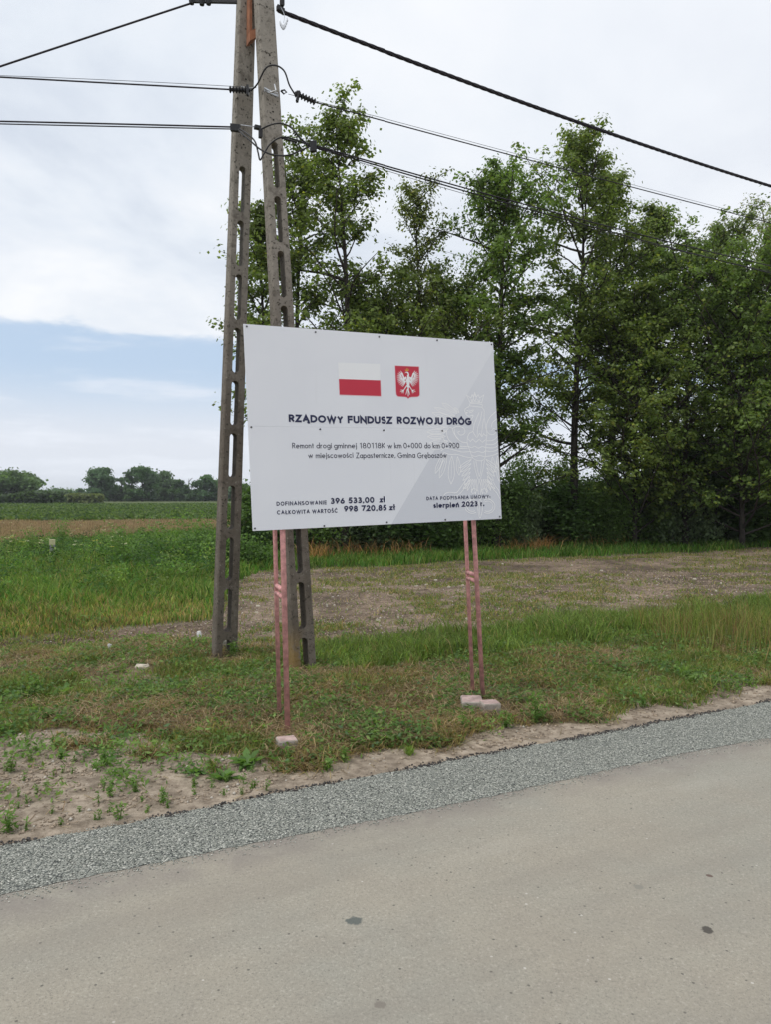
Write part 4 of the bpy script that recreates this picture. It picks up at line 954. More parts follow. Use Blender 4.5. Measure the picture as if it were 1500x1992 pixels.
def jumper(pts, r=.0075):
    mb = MB(); mb.tube(spline([PT(*p) for p in pts], 10), r, 7); return mb.build('jumper_cable', M_blk, proot, smooth=True)
jumper([(487, 177, 7.12), (500, 163, 7.05), (516, 133, 6.97), (534, 127, 6.95), (552, 138, 6.95), (562, 165, 6.96), (572, 182, YR)])
jumper([(464, 250, 7.12), (480, 260, 7.05), (495, 275, 7.0), (501, 296, 6.95), (505, 311, 6.94), (512, 300, 6.94), (525, 280, 6.94), (547, 267, 6.93), (575, 272, 6.94), (604, 285, YR)])
jumper([(462, 252, 7.12), (480, 268, 7.0), (505, 290, 6.95), (530, 301, 6.93), (560, 302, 6.93), (585, 292, 6.95), (604, 284, YR)])
jumper([(506, 252, 7.0), (525, 243, 6.96), (545, 240, 6.95), (565, 248, 6.95), (585, 270, 6.96), (602, 283, YR)])
jumper([(547, 268, 6.98), (560, 272, 6.98), (577, 277, 6.98)], .010)

# ------------------------------------------------------------------ overhead lines (each hangs in the vertical plane of its span)
def line(name, label, start, samples, az, r, ext, twist=False, group='overhead lines at the concrete pole', m=None):
    """start: world point; samples: picture points the span passes; az: compass of the span; a sagging parabola is fitted to them"""
    d = Vector((math.cos(az), math.sin(az), 0)); T = [0.0]; Zs = [start.z]
    for (px, py) in samples:
        rr = ray(px, py); # ray from camera meets the vertical plane through start along d
        nrm = Vector((-d.y, d.x, 0)); k = (start - CAM).dot(nrm) / rr.dot(nrm); q = CAM + rr * k; T.append((q - start).dot(d)); Zs.append(q.z)
    co = np.polyfit(T, Zs, 2 if len(T) > 2 else 1); f = lambda t: float(np.polyval(co, t))
    off = start.z - f(0); n = 160; tm = max(T); pts = []
    for k in range(n + 1):
        t = ext * (k / n) ** 1.3; z = f(min(t, tm)) + off * max(0, 1 - t / 1.0) if t < tm else f(tm) + (2 * co[0] * tm + co[1] if len(co) == 3 else co[0]) * (t - tm) * (1 if len(co) != 3 else 1) + max(.0004, .0) * (t - tm) ** 2 * 1.5
        pts.append(start + d * t + Vector((0, 0, z - start.z)))
    mb = MB()
    if not twist: mb.tube(pts, r, 6)
    else:
        L = [0]
        for a, b in zip(pts, pts[1:]): L.append(L[-1] + (b - a).length)
        fine = []; tot = L[-1]; N_ = 900; j = 0
        for k in range(N_ + 1):
            s = tot * (k / N_) ** 1.6
            while j < len(L) - 2 and L[j + 1] < s: j += 1
            fine.append((pts[j].lerp(pts[j + 1], (s - L[j]) / (L[j + 1] - L[j])), s))
        sd = Vector((-d.y, d.x, 0)); u2 = Vector((0, 0, 1))
        for w_ in range(4):
            mb.tube([p + sd * math.cos(s * 15 + w_ * 1.571) * r * .95 + u2 * math.sin(s * 15 + w_ * 1.571) * r * .95 for p, s in fine], r * .85, 6)
    return tag(mb.build(name, m or M_cable, None, smooth=True, origin=tuple(start)), label, 'cable', group)
M_cable = plain('black_cable', (.022, .019, .026), .6, .3)
AZ = R(31); AZL = R(181)
line('twisted_cable', 'thick black twisted cable, the topmost line running off to the right', PT(540, 20, 7.02), [(683, 75), (850, 137), (1015, 200), (1200, 263), (1500, 362)], AZ, .0115, 42, True)
line('overhead_cable', 'thin cable leaving the black ribbed insulator to the right, below the thick twisted one', PT(613, 199, YR + .05), [(800, 249), (1000, 304), (1260, 371), (1500, 434)], AZ, .0065, 42)
line('support_wire', 'fine wire running just above the cable from the right ribbed insulator', PT(560, 183, YR), [(700, 214), (850, 255), (1000, 301), (1500, 429)], AZ, .0025, 42)
line('overhead_cable', 'upper cable of the lowest bundle running to the right in front of the alders', PT(612, 283, YR), [(800, 336), (1000, 391), (1250, 458), (1500, 517)], AZ, .0075, 42)
line('overhead_cable', 'lower cable of the lowest bundle running to the right in front of the alders', PT(612, 286, YR), [(800, 341), (1000, 398), (1250, 468), (1500, 531)], R(32.5), .0075, 42)
line('support_wire', 'fine wire hanging just below the lowest cable bundle on the right', PT(612, 288, YR), [(700, 318), (800, 348), (1000, 403), (1500, 528)], R(30), .003, 42)
line('service_cable', 'black service cable falling from the pole top to the left', PT(372, 6, 7.30), [(190, 66), (0, 129)], AZL, .010, 16)
line('overhead_cable', 'cable of the upper pair on the left, running level from the ribbed insulator', PT(445, 174, YL), [(220, 162), (0, 150)], AZL, .008, 40)
line('support_wire', 'fine wire just above the upper left cable', PT(470, 169, YL), [(220, 156), (0, 147)], AZL, .0025, 40)
line('overhead_cable', 'upper cable of the lower pair on the left, clamped to the left shaft', PT(450, 247, YL), [(220, 241), (0, 236)], AZL, .008, 40)
line('overhead_cable', 'lower cable of the lower pair on the left, clamped to the left shaft', PT(450, 251, YL), [(220, 246), (0, 241)], R(180.4), .006, 40)

# ------------------------------------------------------------------ sign
Y0 = 5.0
BL = At(491, 1033, Y0)
rTL, rTR, rBR, rBL = ray(474, 630), ray(961, 666), ray(977, 1009), ray(491, 1033)
A_ = np.array([list(rTR), list(rBL), list(-rBR)]).T; sb, sd, sc = np.linalg.solve(A_, np.array(list(rTL)))
k0 = (BL - CAM).length / (rBL * float(sd)).length
TL = CAM + rTL * k0; TR = CAM + rTR * float(sb) * k0
BU = (TR - TL); BW = BU.length; BU = BU / BW; BV = (TL - BL); BV = (BV - BU * BV.dot(BU)); BH = BV.length; BV = BV / BH; BN = BU.cross(BV)     # BN faces the camera
def board(px, py, lift=0.0):
    """point of the board's front face under a picture point"""
    r_ = ray(px, py); t = (TL - CAM).dot(BN) / r_.dot(BN); return CAM + r_ * t + BN * lift
def uv(px, py): p = board(px, py) - BL; return p.dot(BU), p.dot(BV)
def on(u, v, lift=0.0): return BL + BU * u + BV * v + BN * lift
sroot = thing('information_sign', tuple((BL + BU * BW / 2) * 1.0 - Vector((0, 0, BL.z))), 'large white road-funding information board with flag and eagle crest on four pink steel pipes', 'sign')
M_white = plain('board_edge', (.70, .71, .73), .5)
def panel_mat():
    m, nt, b = mat('printed_board', .38, .35)
    g = N(nt, 'ShaderNodeNewGeometry')
    def dot(v, o):
        n_ = N(nt, 'ShaderNodeVectorMath', operation='DOT_PRODUCT'); nt.links.new(g.outputs['Position'], n_.inputs[0]); n_.inputs[1].default_value = tuple(v); return Mth(nt, 'SUBTRACT', n_.outputs['Value'], BL.dot(v))
    u = dot(BU, 0); v = dot(BV, 0)
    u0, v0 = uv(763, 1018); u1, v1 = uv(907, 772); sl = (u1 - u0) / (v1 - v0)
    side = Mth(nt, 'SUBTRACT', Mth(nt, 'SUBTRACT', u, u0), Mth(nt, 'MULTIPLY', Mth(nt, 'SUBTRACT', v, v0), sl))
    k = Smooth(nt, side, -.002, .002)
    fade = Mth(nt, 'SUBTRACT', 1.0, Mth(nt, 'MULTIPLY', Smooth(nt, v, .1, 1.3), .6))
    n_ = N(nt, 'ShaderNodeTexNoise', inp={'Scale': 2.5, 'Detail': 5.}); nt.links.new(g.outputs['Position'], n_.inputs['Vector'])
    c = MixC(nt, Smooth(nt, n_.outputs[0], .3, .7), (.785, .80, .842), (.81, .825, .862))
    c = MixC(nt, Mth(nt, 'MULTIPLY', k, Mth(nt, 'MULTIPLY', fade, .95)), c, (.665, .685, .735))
    # faint runs of dirt
    sp = N(nt, 'ShaderNodeCombineXYZ'); nt.links.new(Mth(nt, 'MULTIPLY', u, 26.), sp.inputs[0]); nt.links.new(Mth(nt, 'MULTIPLY', v, 1.5), sp.inputs[1])
    d_ = N(nt, 'ShaderNodeTexNoise', inp={'Scale': 1.0, 'Detail': 4.}); nt.links.new(sp.outputs[0], d_.inputs['Vector'])
    c = MixC(nt, Mth(nt, 'MULTIPLY', Smooth(nt, d_.outputs[0], .6, .8), .08), c, (.50, .50, .50))
    nt.links.new(c, b.inputs['Base Color']); return m
# the board is two sheets meeting at a seam across the middle
mb = MB(); th = .006; vs_ = uv(485, 829)[1]
def slab(v0, v1):
    c = on(BW / 2, (v0 + v1) / 2, -th / 2); mb.box(c, BU * BW / 2, BV * (v1 - v0) / 2, BN * th / 2)
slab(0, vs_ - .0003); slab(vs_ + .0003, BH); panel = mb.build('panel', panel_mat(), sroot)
M_navy = plain('navy_print', (.022, .026, .075), .4); M_grey = plain('dark_grey_print', (.028, .030, .060), .4); M_red = plain('red_print', (.56, .035, .065), .4); M_flagw = plain('white_print', (.87, .88, .89), .4)
M_line = plain('pale_line_print', (.95, .95, .95), .45); M_gold = plain('gold_print', (.70, .42, .06), .4); M_pinkl = plain('pale_pink_print', (.78, .55, .60), .4)
class Ink:
    """flat printing on the board: shapes stacked a few hundredths of a millimetre apart"""
    def __init__(s, lift=.0006, step=.00002): s.mb = MB(); s.l = lift; s.st = step
    def poly(s, P):
        s.l += s.st
        P = list(P)
        if sum(P[i][0] * P[(i + 1) % len(P)][1] - P[(i + 1) % len(P)][0] * P[i][1] for i in range(len(P))) < 0: P = P[::-1]
        s.mb.add([on(u, v, s.l) for u, v in P], [tuple(range(len(P)))])
    def ribbon(s, P, w, closed=False, w1=None):
        s.l += s.st; P = [Vector((a, b)) for a, b in P]; n = len(P)
        if closed and (P[0] - P[-1]).length > 1e-6: P.append(P[0]); n += 1
        Lf, Rt = [], []
        for i in range(n):
            a = P[i - 1] if i > 0 else (P[-2] if closed else None); b = P[i + 1] if i < n - 1 else (P[1] if closed else None); p = P[i]
            d1 = (p - a).normalized() if a is not None and (p - a).length > 0 else None; d2 = (b - p).normalized() if b is not None and (b - p).length > 0 else None
            if d1 is None: d1 = d2
            if d2 is None: d2 = d1
            nn = Vector((-d1.y, d1.x)) + Vector((-d2.y, d2.x)); nn = nn.normalized() if nn.length > 1e-6 else Vector((-d1.y, d1.x)); c = max(.38, nn.dot(Vector((-d1.y, d1.x))))
            hw = (w if w1 is None else w + (w1 - w) * i / (n - 1)) / 2 / c; Lf.append(p + nn * hw); Rt.append(p - nn * hw)
        vs = [on(q.x, q.y, s.l) for q in Lf] + [on(q.x, q.y, s.l) for q in Rt]
        s.mb.add(vs, [(i, n + i, n + i + 1, i + 1) for i in range(n - 1)])
    def done(s, name, m, parent): return s.mb.build(name, m, parent)

# geometric sans lettering drawn as strokes; coordinates are stroke centres in a 0..1 cap box
def ar(cx, cy, rx, ry, a0, a1, n=14): return [(cx + rx * math.cos(R(a0 + (a1 - a0) * k / n)), cy + ry * math.sin(R(a0 + (a1 - a0) * k / n))) for k in range(n + 1)]
X_ = .60
def glyphs():
    g = {}; O = ar(.42, .5, .42, .5, 0, 360, 28); D = [(0, 0), (0, 1), (.22, 1)] + ar(.22, .5, .46, .5, 90, -90)[1:] + [(0, 0)]
    Rr = [[(0, 0), (0, 1), (.24, 1)] + ar(.24, .74, .25, .26, 90, -90)[1:] + [(0, .48)], [(.22, .48), (.52, 0)]]
    Z = [(.02, 1), (.56, 1), (0, 0), (.58, 0)]; A = [[(0, 0), (.36, 1), (.72, 0)], [(.14, .33), (.58, .33)]]
    S = ar(.24, .76, .22, .24, 40, 250, 12) + ar(.24, .27, .26, .27, 75, -150, 14)[0:]
    C = ar(.46, .5, .46, .5, 48, 312, 20); G_ = ar(.46, .5, .46, .5, 48, 330, 20) + [(.88, .46), (.50, .46)]
    g['R'] = (.55, Rr); g['Z'] = (.58, [Z]); g['A'] = (.72, A); g['Ą'] = (.74, A + [[(.70, 0), (.62, -.12), (.66, -.20), (.76, -.19)]]); g['D'] = (.68, [D]); g['O'] = (.84, [O]); g['Ó'] = (.84, [O, [(.38, 1.16), (.52, 1.32)]])
    g['W'] = (1.1, [[(0, 1), (.28, 0), (.55, .95), (.82, 0), (1.1, 1)]]); g['Y'] = (.60, [[(0, 1), (.30, .45), (.60, 1)], [(.30, .45), (.30, 0)]]); g['F'] = (.46, [[(0, 0), (0, 1), (.46, 1)], [(0, .52), (.42, .52)]])
    g['U'] = (.58, [[(0, 1), (0, .3)] + ar(.29, .29, .29, .29, 180, 360)[1:] + [(.58, 1)]]); g['N'] = (.66, [[(0, 0), (0, 1), (.66, 0), (.66, 1)]]); g['S'] = (.50, [S]); g['Ś'] = (.50, [S, [(.20, 1.16), (.34, 1.32)]])
    g['J'] = (.30, [[(.30, 1), (.30, .2)] + ar(.12, .2, .18, .2, 0, -120, 8)[1:]]); g['G'] = (.90, [G_]); g['C'] = (.78, [C]); g['Ć'] = (.78, [C, [(.40, 1.16), (.54, 1.32)]]); g['Ł'] = (.46, [[(.04, 1), (.04, 0), (.48, 0)], [(-.08, .38), (.28, .62)]])
    g['K'] = (.56, [[(0, 0), (0, 1)], [(.52, 1), (.04, .50), (.56, 0)]]); g['I'] = (.02, [[(0, 0), (0, 1)]]); g['T'] = (.54, [[(0, 1), (.54, 1)], [(.27, 1), (.27, 0)]]); g['E'] = (.46, [[(.46, 1), (0, 1), (0, 0), (.46, 0)], [(0, .52), (.42, .52)]])
    g['P'] = (.50, [[(0, 0), (0, 1), (.24, 1)] + ar(.24, .73, .26, .27, 90, -90)[1:] + [(0, .46)]]); g['M'] = (.82, [[(0, 0), (.06, 1), (.41, .1), (.76, 1), (.82, 0)]])
    x = X_; o = ar(.28, x / 2, .28, x / 2, 0, 360, 22); c = ar(.28, x / 2, .28, x / 2, 48, 312, 16)
    e = [(.03, x * .5), (.55, x * .5)] + ar(.28, x / 2, .28, x / 2, 0, 310, 18)[1:]
    g['o'] = (.56, [o]); g['ó'] = (.56, [o, [(.26, .76), (.38, .92)]]); g['c'] = (.48, [c]); g['e'] = (.56, [e]); g['ę'] = (.56, [e, [(.40, .01), (.32, -.10), (.36, -.18), (.46, -.16)]])
    g['a'] = (.56, [o, [(.56, x), (.56, 0)]]); g['b'] = (.56, [o, [(0, 1.05), (0, 0)]]); g['d'] = (.56, [o, [(.56, 1.05), (.56, 0)]]); g['p'] = (.56, [o, [(0, x), (0, -.32)]])
    g['g'] = (.56, [o, [(.56, x), (.56, -.10)] + ar(.29, -.10, .27, .22, 0, -150, 10)[1:]]); g['i'] = (.02, [[(0, 0), (0, x)], [(0, .80), (0, .92)]]); g['j'] = (.06, [[(.06, x), (.06, -.18), (-.04, -.32)], [(.06, .80), (.06, .92)]])
    g['k'] = (.42, [[(0, 0), (0, 1.05)], [(.40, x), (.03, .30), (.44, 0)]]); g['l'] = (.02, [[(0, 0), (0, 1.05)]]); g['ł'] = (.10, [[(.05, 0), (.05, 1.05)], [(-.08, .42), (.20, .66)]])
    nn = [[(0, 0), (0, x)], [(0, .30)] + ar(.22, x - .22, .22, .22, 180, 0, 10) + [(.44, 0)]]
    g['n'] = (.44, nn); g['ń'] = (.44, nn + [[(.20, .76), (.32, .92)]]); g['m'] = (.76, [[(0, 0), (0, x)], [(0, .3)] + ar(.19, x - .19, .19, .19, 180, 0, 8) + [(.38, 0)], [(.38, .3)] + ar(.57, x - .19, .19, .19, 180, 0, 8) + [(.76, 0)]])
    g['r'] = (.26, [[(0, 0), (0, x)], [(0, .34)] + ar(.20, x - .2, .2, .2, 180, 70, 6)]); s_ = ar(.17, .45, .15, .15, 45, 250, 9) + ar(.17, .155, .17, .155, 75, -150, 10)
    g['s'] = (.34, [s_]); g['ś'] = (.34, [s_, [(.14, .76), (.26, .92)]]); g['t'] = (.26, [[(.13, .88), (.13, 0)], [(0, x), (.26, x)]]); g['w'] = (.78, [[(0, x), (.20, 0), (.39, .56), (.58, 0), (.78, x)]]); g['z'] = (.40, [[(.02, x), (.38, x), (0, 0), (.40, 0)]])
    z = ar(.27, .5, .27, .5, 0, 360, 24); g['0'] = (.54, [z]); g['1'] = (.30, [[(.05, .86), (.25, 1), (.25, 0)]]); g['2'] = (.50, [ar(.25, .73, .23, .27, 170, -25, 12) + [(.0, 0), (.52, 0)]])
    g['3'] = (.48, [ar(.22, .76, .20, .24, 150, -80, 12) + ar(.22, .27, .25, .27, 80, -150, 14)]); g['5'] = (.50, [[(.46, 1), (.14, 1), (.06, .56)] + ar(.23, .30, .26, .30, 110, -145, 14)]); g['6'] = (.52, [[(.38, 1), (.06, .46)] + [], ar(.26, .29, .26, .29, 0, 360, 20)])
    g['7'] = (.50, [[(0, 1), (.50, 1), (.14, 0)]]); g['8'] = (.50, [ar(.25, .76, .20, .24, 0, 360, 18), ar(.25, .27, .25, .27, 0, 360, 20)]); g['9'] = (.52, [[(.14, 0), (.46, .54)], ar(.26, .71, .26, .29, 0, 360, 20)])
    g[','] = (.08, [[(.08, .10), (0, -.14)]]); g['.'] = (.04, [[(0, 0), (.08, 0)]]); g[':'] = (.04, [[(0, .02), (.08, .02)], [(0, .5), (.08, .5)]]); g['+'] = (.44, [[(0, .38), (.44, .38)], [(.22, .16), (.22, .60)]])
    return g
GL = glyphs()
def text(ink, s, p0, p1, cap, wt, gap=.20, space=.40):
    """write s with its baseline from picture point p0 to p1; cap height in metres; wt stroke weight as a part of the cap height"""
    u0, v0 = uv(*p0); u1, v1 = uv(*p1); W = math.hypot(u1 - u0, v1 - v0); dx_, dy_ = (u1 - u0) / W, (v1 - v0) / W
    pen = 0; items = []
    for ch in s:
        if ch == ' ': pen += space; continue
        adv, st_ = GL[ch]; items.append((pen, st_)); pen += adv + wt + gap
    tot = pen - gap; kx = W / tot
    for x0, st_ in items:
        for P in st_:
            P = list(P); cl = len(P) > 2 and math.hypot(P[0][0] - P[-1][0], P[0][1] - P[-1][1]) < 1e-3
            Q = [((x0 + wt / 2 + x) * kx, (wt / 2 + y * (1 - wt)) * cap) for x, y in P]
            if len(P) == 2:       # square the ends of single strokes out to the cap box
                (a, b), (c_, d_) = Q; L = math.hypot(c_ - a, d_ - b) or 1; e_ = wt * cap * (.5 if abs(P[0][0] - P[1][0]) < .02 or abs(P[0][1] - P[1][1]) < .02 else .2)
                Q = [(a - (c_ - a) / L * e_, b - (d_ - b) / L * e_), (c_ + (c_ - a) / L * e_, d_ + (d_ - b) / L * e_)]
            elif not cl:
                def ex(p, q):
                    L = math.hypot(p[0] - q[0], p[1] - q[1]) or 1; e_ = wt * cap * (.45 if min(abs(p[0] - q[0]), abs(p[1] - q[1])) < .15 * L else .1); return (p[0] + (p[0] - q[0]) / L * e_, p[1] + (p[1] - q[1]) / L * e_)
                Q = [ex(Q[0], Q[1])] + Q[1:-1] + [ex(Q[-1], Q[-2])]
            ink.ribbon([(u0 + x * dx_ - y * dy_, v0 + x * dy_ + y * dx_) for x, y in Q], wt * cap, cl)
def mp(px, py0, py1): return (board(px, py0) - board(px, py1)).length
def txt(s, p0, p1, px_h, wt, m, gap=.2, space=.4):
    ink = Ink(.0014); cap = mp(p0[0], p0[1] - px_h, p0[1]); text(ink, s, p0, p1, cap, wt, gap, space); return ink.done('lettering', m, panel)
z3 = lambda x, y: (460 + x / 2.8846, 620 + y / 2.8846)     # from an enlargement of the board to picture points
txt('RZĄDOWY', z3(291, 580), z3(598, 587), 15.0, .255, M_navy, .07)
txt('FUNDUSZ', z3(622, 587), z3(877, 591), 14.8, .255, M_navy, .07)
txt('ROZWOJU', z3(903, 591), z3(1161, 595), 14.6, .255, M_navy, .07)
txt('DRÓG', z3(1183, 595), z3(1323, 598), 14.5, .255, M_navy, .07)
for s, a, b in (('Remont', 311, 432), ('drogi', 447, 533), ('gminnej', 546, 673), ('180118K', 689, 836), ('w', 851, 876), ('km', 889, 928), ('0+000', 940, 1044), ('do', 1057, 1092), ('km', 1104, 1143), ('0+900', 1155, 1253)): txt(s, z3(a, 728), z3(b, 727), 10.8, .125, M_grey, .13)
for s, a, b in (('w', 402, 428), ('miejscowości', 443, 654), ('Zapasternicze,', 670, 894), ('Gmina', 907, 1005), ('Gręboszów', 1018, 1183)): txt(s, z3(a, 783), z3(b, 780), 10.8, .125, M_grey, .13)
txt('DOFINANSOWANIE', z3(223, 1050), z3(504, 1042), 8.0, .20, M_navy, .24); txt('CAŁKOWITA', z3(225, 1099), z3(409, 1093), 8.0, .20, M_navy, .24); txt('WARTOŚĆ', z3(423, 1093), z3(566, 1088), 8.0, .20, M_navy, .24)
txt('396', z3(526, 1040), z3(606, 1038), 11.8, .24, M_navy, .09); txt('533,00', z3(626, 1037), z3(772, 1033), 11.8, .24, M_navy, .09); txt('zł', z3(802, 1031), z3(833, 1030), 11.4, .24, M_navy, .09)
txt('998', z3(602, 1084), z3(680, 1082), 11.8, .24, M_navy, .09); txt('720,85', z3(700, 1081), z3(844, 1077), 11.8, .24, M_navy, .09); txt('zł', z3(860, 1075), z3(892, 1074), 11.4, .24, M_navy, .09)
txt('DATA', z3(1069, 1019), z3(1134, 1017), 7.0, .20, M_navy, .24); txt('PODPISANIA', z3(1146, 1017), z3(1306, 1011), 7.0, .20, M_navy, .24); txt('UMOWY:', z3(1318, 1011), z3(1427, 1007), 7.0, .20, M_navy, .24)
txt('sierpień', z3(1107, 1062), z3(1252, 1058), 10.6, .24, M_navy, .09); txt('2023', z3(1267, 1056), z3(1357, 1053), 10.6, .24, M_navy, .09); txt('r.', z3(1372, 1052), z3(1393, 1051), 10.6, .24, M_navy, .09)
# flag
def quad(pts, m, name, lift=.0006):
    ink = Ink(lift); ink.poly([uv(*p) for p in pts]); return ink.done(name, m, panel)
quad([z3(568, 246), z3(804, 254), z3(806, 346), z3(573, 338)], M_flagw, 'flag_white_band')
quad([z3(571, 336), z3(808, 344), z3(812, 438), z3(575, 430)], M_pinkl, 'flag_border', .00055)
quad([z3(573, 338), z3(806, 346), z3(809, 434), z3(577, 426)], M_red, 'flag_red_band', .0007)
# crest
z4 = lambda x, y: uv(630 + x / 4.16667, 680 + y / 4.16667)
def shield(g):
    P = [(580 - g, 132 - g), (772 + g, 140 - g), (778 + g, 360)] + [(778 + g - 22 * (1 - math.cos(R(a))), 362 + (20 + g) * math.sin(R(a))) for a in (20, 45, 70, 90)] + [(712, 384 + g), (696, 388 + g), (686, 397 + g), (676, 386 + g), (660, 383 + g)] + [(612 - 22 * math.sin(R(a)) - g, 358 + (22 + g) * math.cos(R(a))) for a in (0, 25, 50, 75, 90)] + [(588 - g, 340)]
    return [z4(x, y) for x, y in P]
ink = Ink(.0006); ink.poly(shield(4)); ink.done('crest_border', M_pinkl, panel); ink = Ink(.00065); ink.poly(shield(0)); ink.done('crest_shield', M_red, panel)
ink = Ink(.0007)
def rb(P, w, w1=None): ink.ribbon([z4(x, y) for x, y in P], w * .00082, w1=None if w1 is None else w1 * .00082)
mu = .00082
for sg in (-1, 1):
    cx = 683
    # shoulder of the wing and its pinions, longest in the middle
    rb([(cx + sg * 12, 225), (cx + sg * 30, 240), (cx + sg * 38, 215), (cx + sg * 46, 190)], 20, 12)
    for k, (a, b, c, d_) in enumerate([(44, 195, 58, 172), (48, 200, 72, 180), (50, 208, 82, 192), (50, 215, 88, 208), (48, 222, 90, 224), (44, 230, 88, 242), (40, 236, 84, 258), (34, 242, 76, 272), (28, 248, 66, 286), (22, 252, 54, 296), (16, 254, 42, 300)]):
        rb([(cx + sg * a, b), (cx + sg * (a * .4 + c * .6), b * .4 + d_ * .6 + 2), (cx + sg * c, d_)], 10, 3.5)
    rb([(cx + sg * 8, 290), (cx + sg * 22, 312), (cx + sg * 34, 330)], 9, 6)      # leg
    for ex, ey in ((60, 328), (64, 342), (52, 352), (38, 356)): rb([(cx + sg * 34, 330), (cx + sg * (34 + (ex - 34) * .6), 330 + (ey - 330) * .8), (cx + sg * ex, ey)], 6, 2.5)
    rb([(cx + sg * 3, 320), (cx + sg * 10, 345), (cx + sg * 16, 366)], 9, 4)
rb([(684, 205), (685, 235), (685, 270), (686, 305)], 18, 26); rb([(686, 300), (686, 340), (686, 380)], 14, 5); rb([(694, 240), (690, 262), (686, 300)], 26, 18); rb([(676, 240), (680, 262), (685, 300)], 26, 18)
rb([(686, 215), (688, 200), (683, 188), (674, 184)], 15, 11); rb([(676, 184), (666, 184), (660, 190)], 9, 2)
ink.done('crest_eagle', M_flagw, panel)
ink = Ink(.0014); rb([(664, 172), (688, 170)], 7); rb([(664, 172), (662, 158)], 4, 2); rb([(672, 171), (671, 152)], 4, 2); rb([(677, 170), (677, 148)], 5, 2.5); rb([(683, 170), (685, 152)], 4, 2); rb([(688, 170), (692, 157)], 4, 2); rb([(661, 189), (657, 192)], 5, 3)
for sg in (-1, 1): rb([(683 + sg * 58, 335), (683 + sg * 66, 344)], 3.5, 2)
ink.done('crest_crown', M_gold, panel)
# large pale outline eagle
ink = Ink(.0004, .000005)
LW = .0048
def ol(P, n=5, w=LW):
    Q = spline([(x, y, 0) for x, y in P], n) if n > 1 else [Vector((x, y, 0)) for x, y in P]; Q = [z4(q.x, q.y) for q in Q]; Q = [(min(u, BW - .002), max(v, .002)) for u, v in Q]; ink.ribbon(Q, w)
def lens(x0, y0, x1, y1, wd, rib=True):
    dx_, dy_ = x1 - x0, y1 - y0; L = math.hypot(dx_, dy_); nx, ny = -dy_ / L, dx_ / L
    for sg in (-1, 1): ol([(x0, y0), (x0 + dx_ * .3 + nx * wd * .8 * sg, y0 + dy_ * .3 + ny * wd * .8 * sg), (x0 + dx_ * .7 + nx * wd * sg, y0 + dy_ * .7 + ny * wd * sg), (x1, y1)], 4)
    if rib: ol([(x0 + dx_ * .15, y0 + dy_ * .15), (x0 + dx_ * .8, y0 + dy_ * .8)], 1, LW * .7)
ol([(1190, 432), (1160, 370), (1195, 392), (1206, 366), (1216, 385), (1226, 346), (1240, 385), (1255, 366), (1266, 392), (1300, 368), (1282, 436)], 1); ol([(1190, 430), (1235, 424), (1282, 432)], 3); ol([(1186, 440), (1183, 456), (1286, 468), (1289, 448)], 1); ol([(1186, 441), (1235, 436), (1288, 447)], 3)
ol([(1226, 360), (1216, 392), (1226, 416), (1238, 392), (1226, 360)]); ol([(1196, 400), (1204, 422), (1212, 402)]); ol([(1250, 402), (1262, 424), (1272, 402)])
ol([(1182, 462), (1150, 480), (1146, 505), (1168, 512), (1152, 522), (1180, 540), (1212, 532), (1204, 558), (1184, 578), (1206, 584), (1214, 610)]); ol([(1160, 492), (1185, 500), (1214, 488), (1206, 506), (1182, 512)]); ol([(1288, 470), (1304, 500), (1302, 540), (1312, 600), (1318, 650), (1326, 700), (1300, 686)])
ol([(1262, 510), (1240, 560), (1222, 610), (1212, 660), (1184, 678), (1168, 706)]); ol([(1286, 500), (1272, 570), (1252, 630), (1246, 700)]); ol([(1298, 560), (1290, 620), (1280, 700)]); ol([(1210, 662), (1226, 690), (1246, 712), (1266, 680), (1284, 706), (1300, 676)]); ol([(1168, 706), (1166, 760), (1190, 826), (1212, 880), (1262, 902), (1306, 886), (1314, 820), (1322, 706)])
ol([(1170, 722), (1190, 746), (1210, 726), (1236, 752), (1262, 728), (1288, 752), (1318, 728)], 1); ol([(1172, 782), (1200, 796), (1226, 784), (1256, 800), (1286, 786), (1318, 796)], 3); ol([(1190, 826), (1222, 834), (1254, 824), (1288, 836), (1314, 822)], 3); ol([(1202, 856), (1232, 868), (1262, 858), (1306, 868)], 3)
ol([(1166, 756), (1120, 748), (1080, 716), (1052, 668), (1044, 640), (1018, 636), (1000, 656), (1002, 700), (1020, 736), (1060, 772), (1110, 784), (1172, 786)]); ol([(1168, 800), (1100, 800), (1040, 784), (990, 750), (964, 706)]); ol([(1190, 826), (1120, 830), (1050, 812), (990, 800), (950, 822)]); ol([(1044, 640), (1090, 622), (1140, 640), (1144, 678), (1110, 694), (1090, 672), (1106, 660)]); ol([(1060, 640), (1066, 690), (1096, 730)]); ol([(1210, 880), (1150, 870), (1080, 850), (1020, 850), (970, 830)])
for (a, b, c_, d_, w_) in ((1100, 512, 1060, 470, 10), (1085, 520, 960, 432, 16), (1068, 540, 900, 470, 16), (1050, 560, 880, 512, 16), (985, 636, 850, 612, 15), (1000, 664, 838, 668, 18), (992, 704, 842, 706, 18), (1010, 742, 860, 756, 16), (1000, 780, 880, 806, 14), (975, 840, 905, 1006, 16), (1000, 856, 940, 1042, 18), (1040, 862, 1034, 1092, 24), (1086, 866, 1100, 1020, 16)): lens(a, b, c_, d_, w_)
ol([(1404, 498), (1350, 548), (1322, 616), (1334, 676), (1376, 690), (1400, 660), (1380, 640), (1362, 660)]); ol([(1408, 560), (1372, 590), (1360, 630)]); ol([(1322, 740), (1372, 736), (1418, 700)]); ol([(1320, 770), (1380, 768), (1420, 740)]); ol([(1320, 796), (1380, 796), (1424, 776)]); ol([(1314, 822), (1370, 826), (1424, 806)]); ol([(1306, 870), (1370, 858), (1426, 836)])
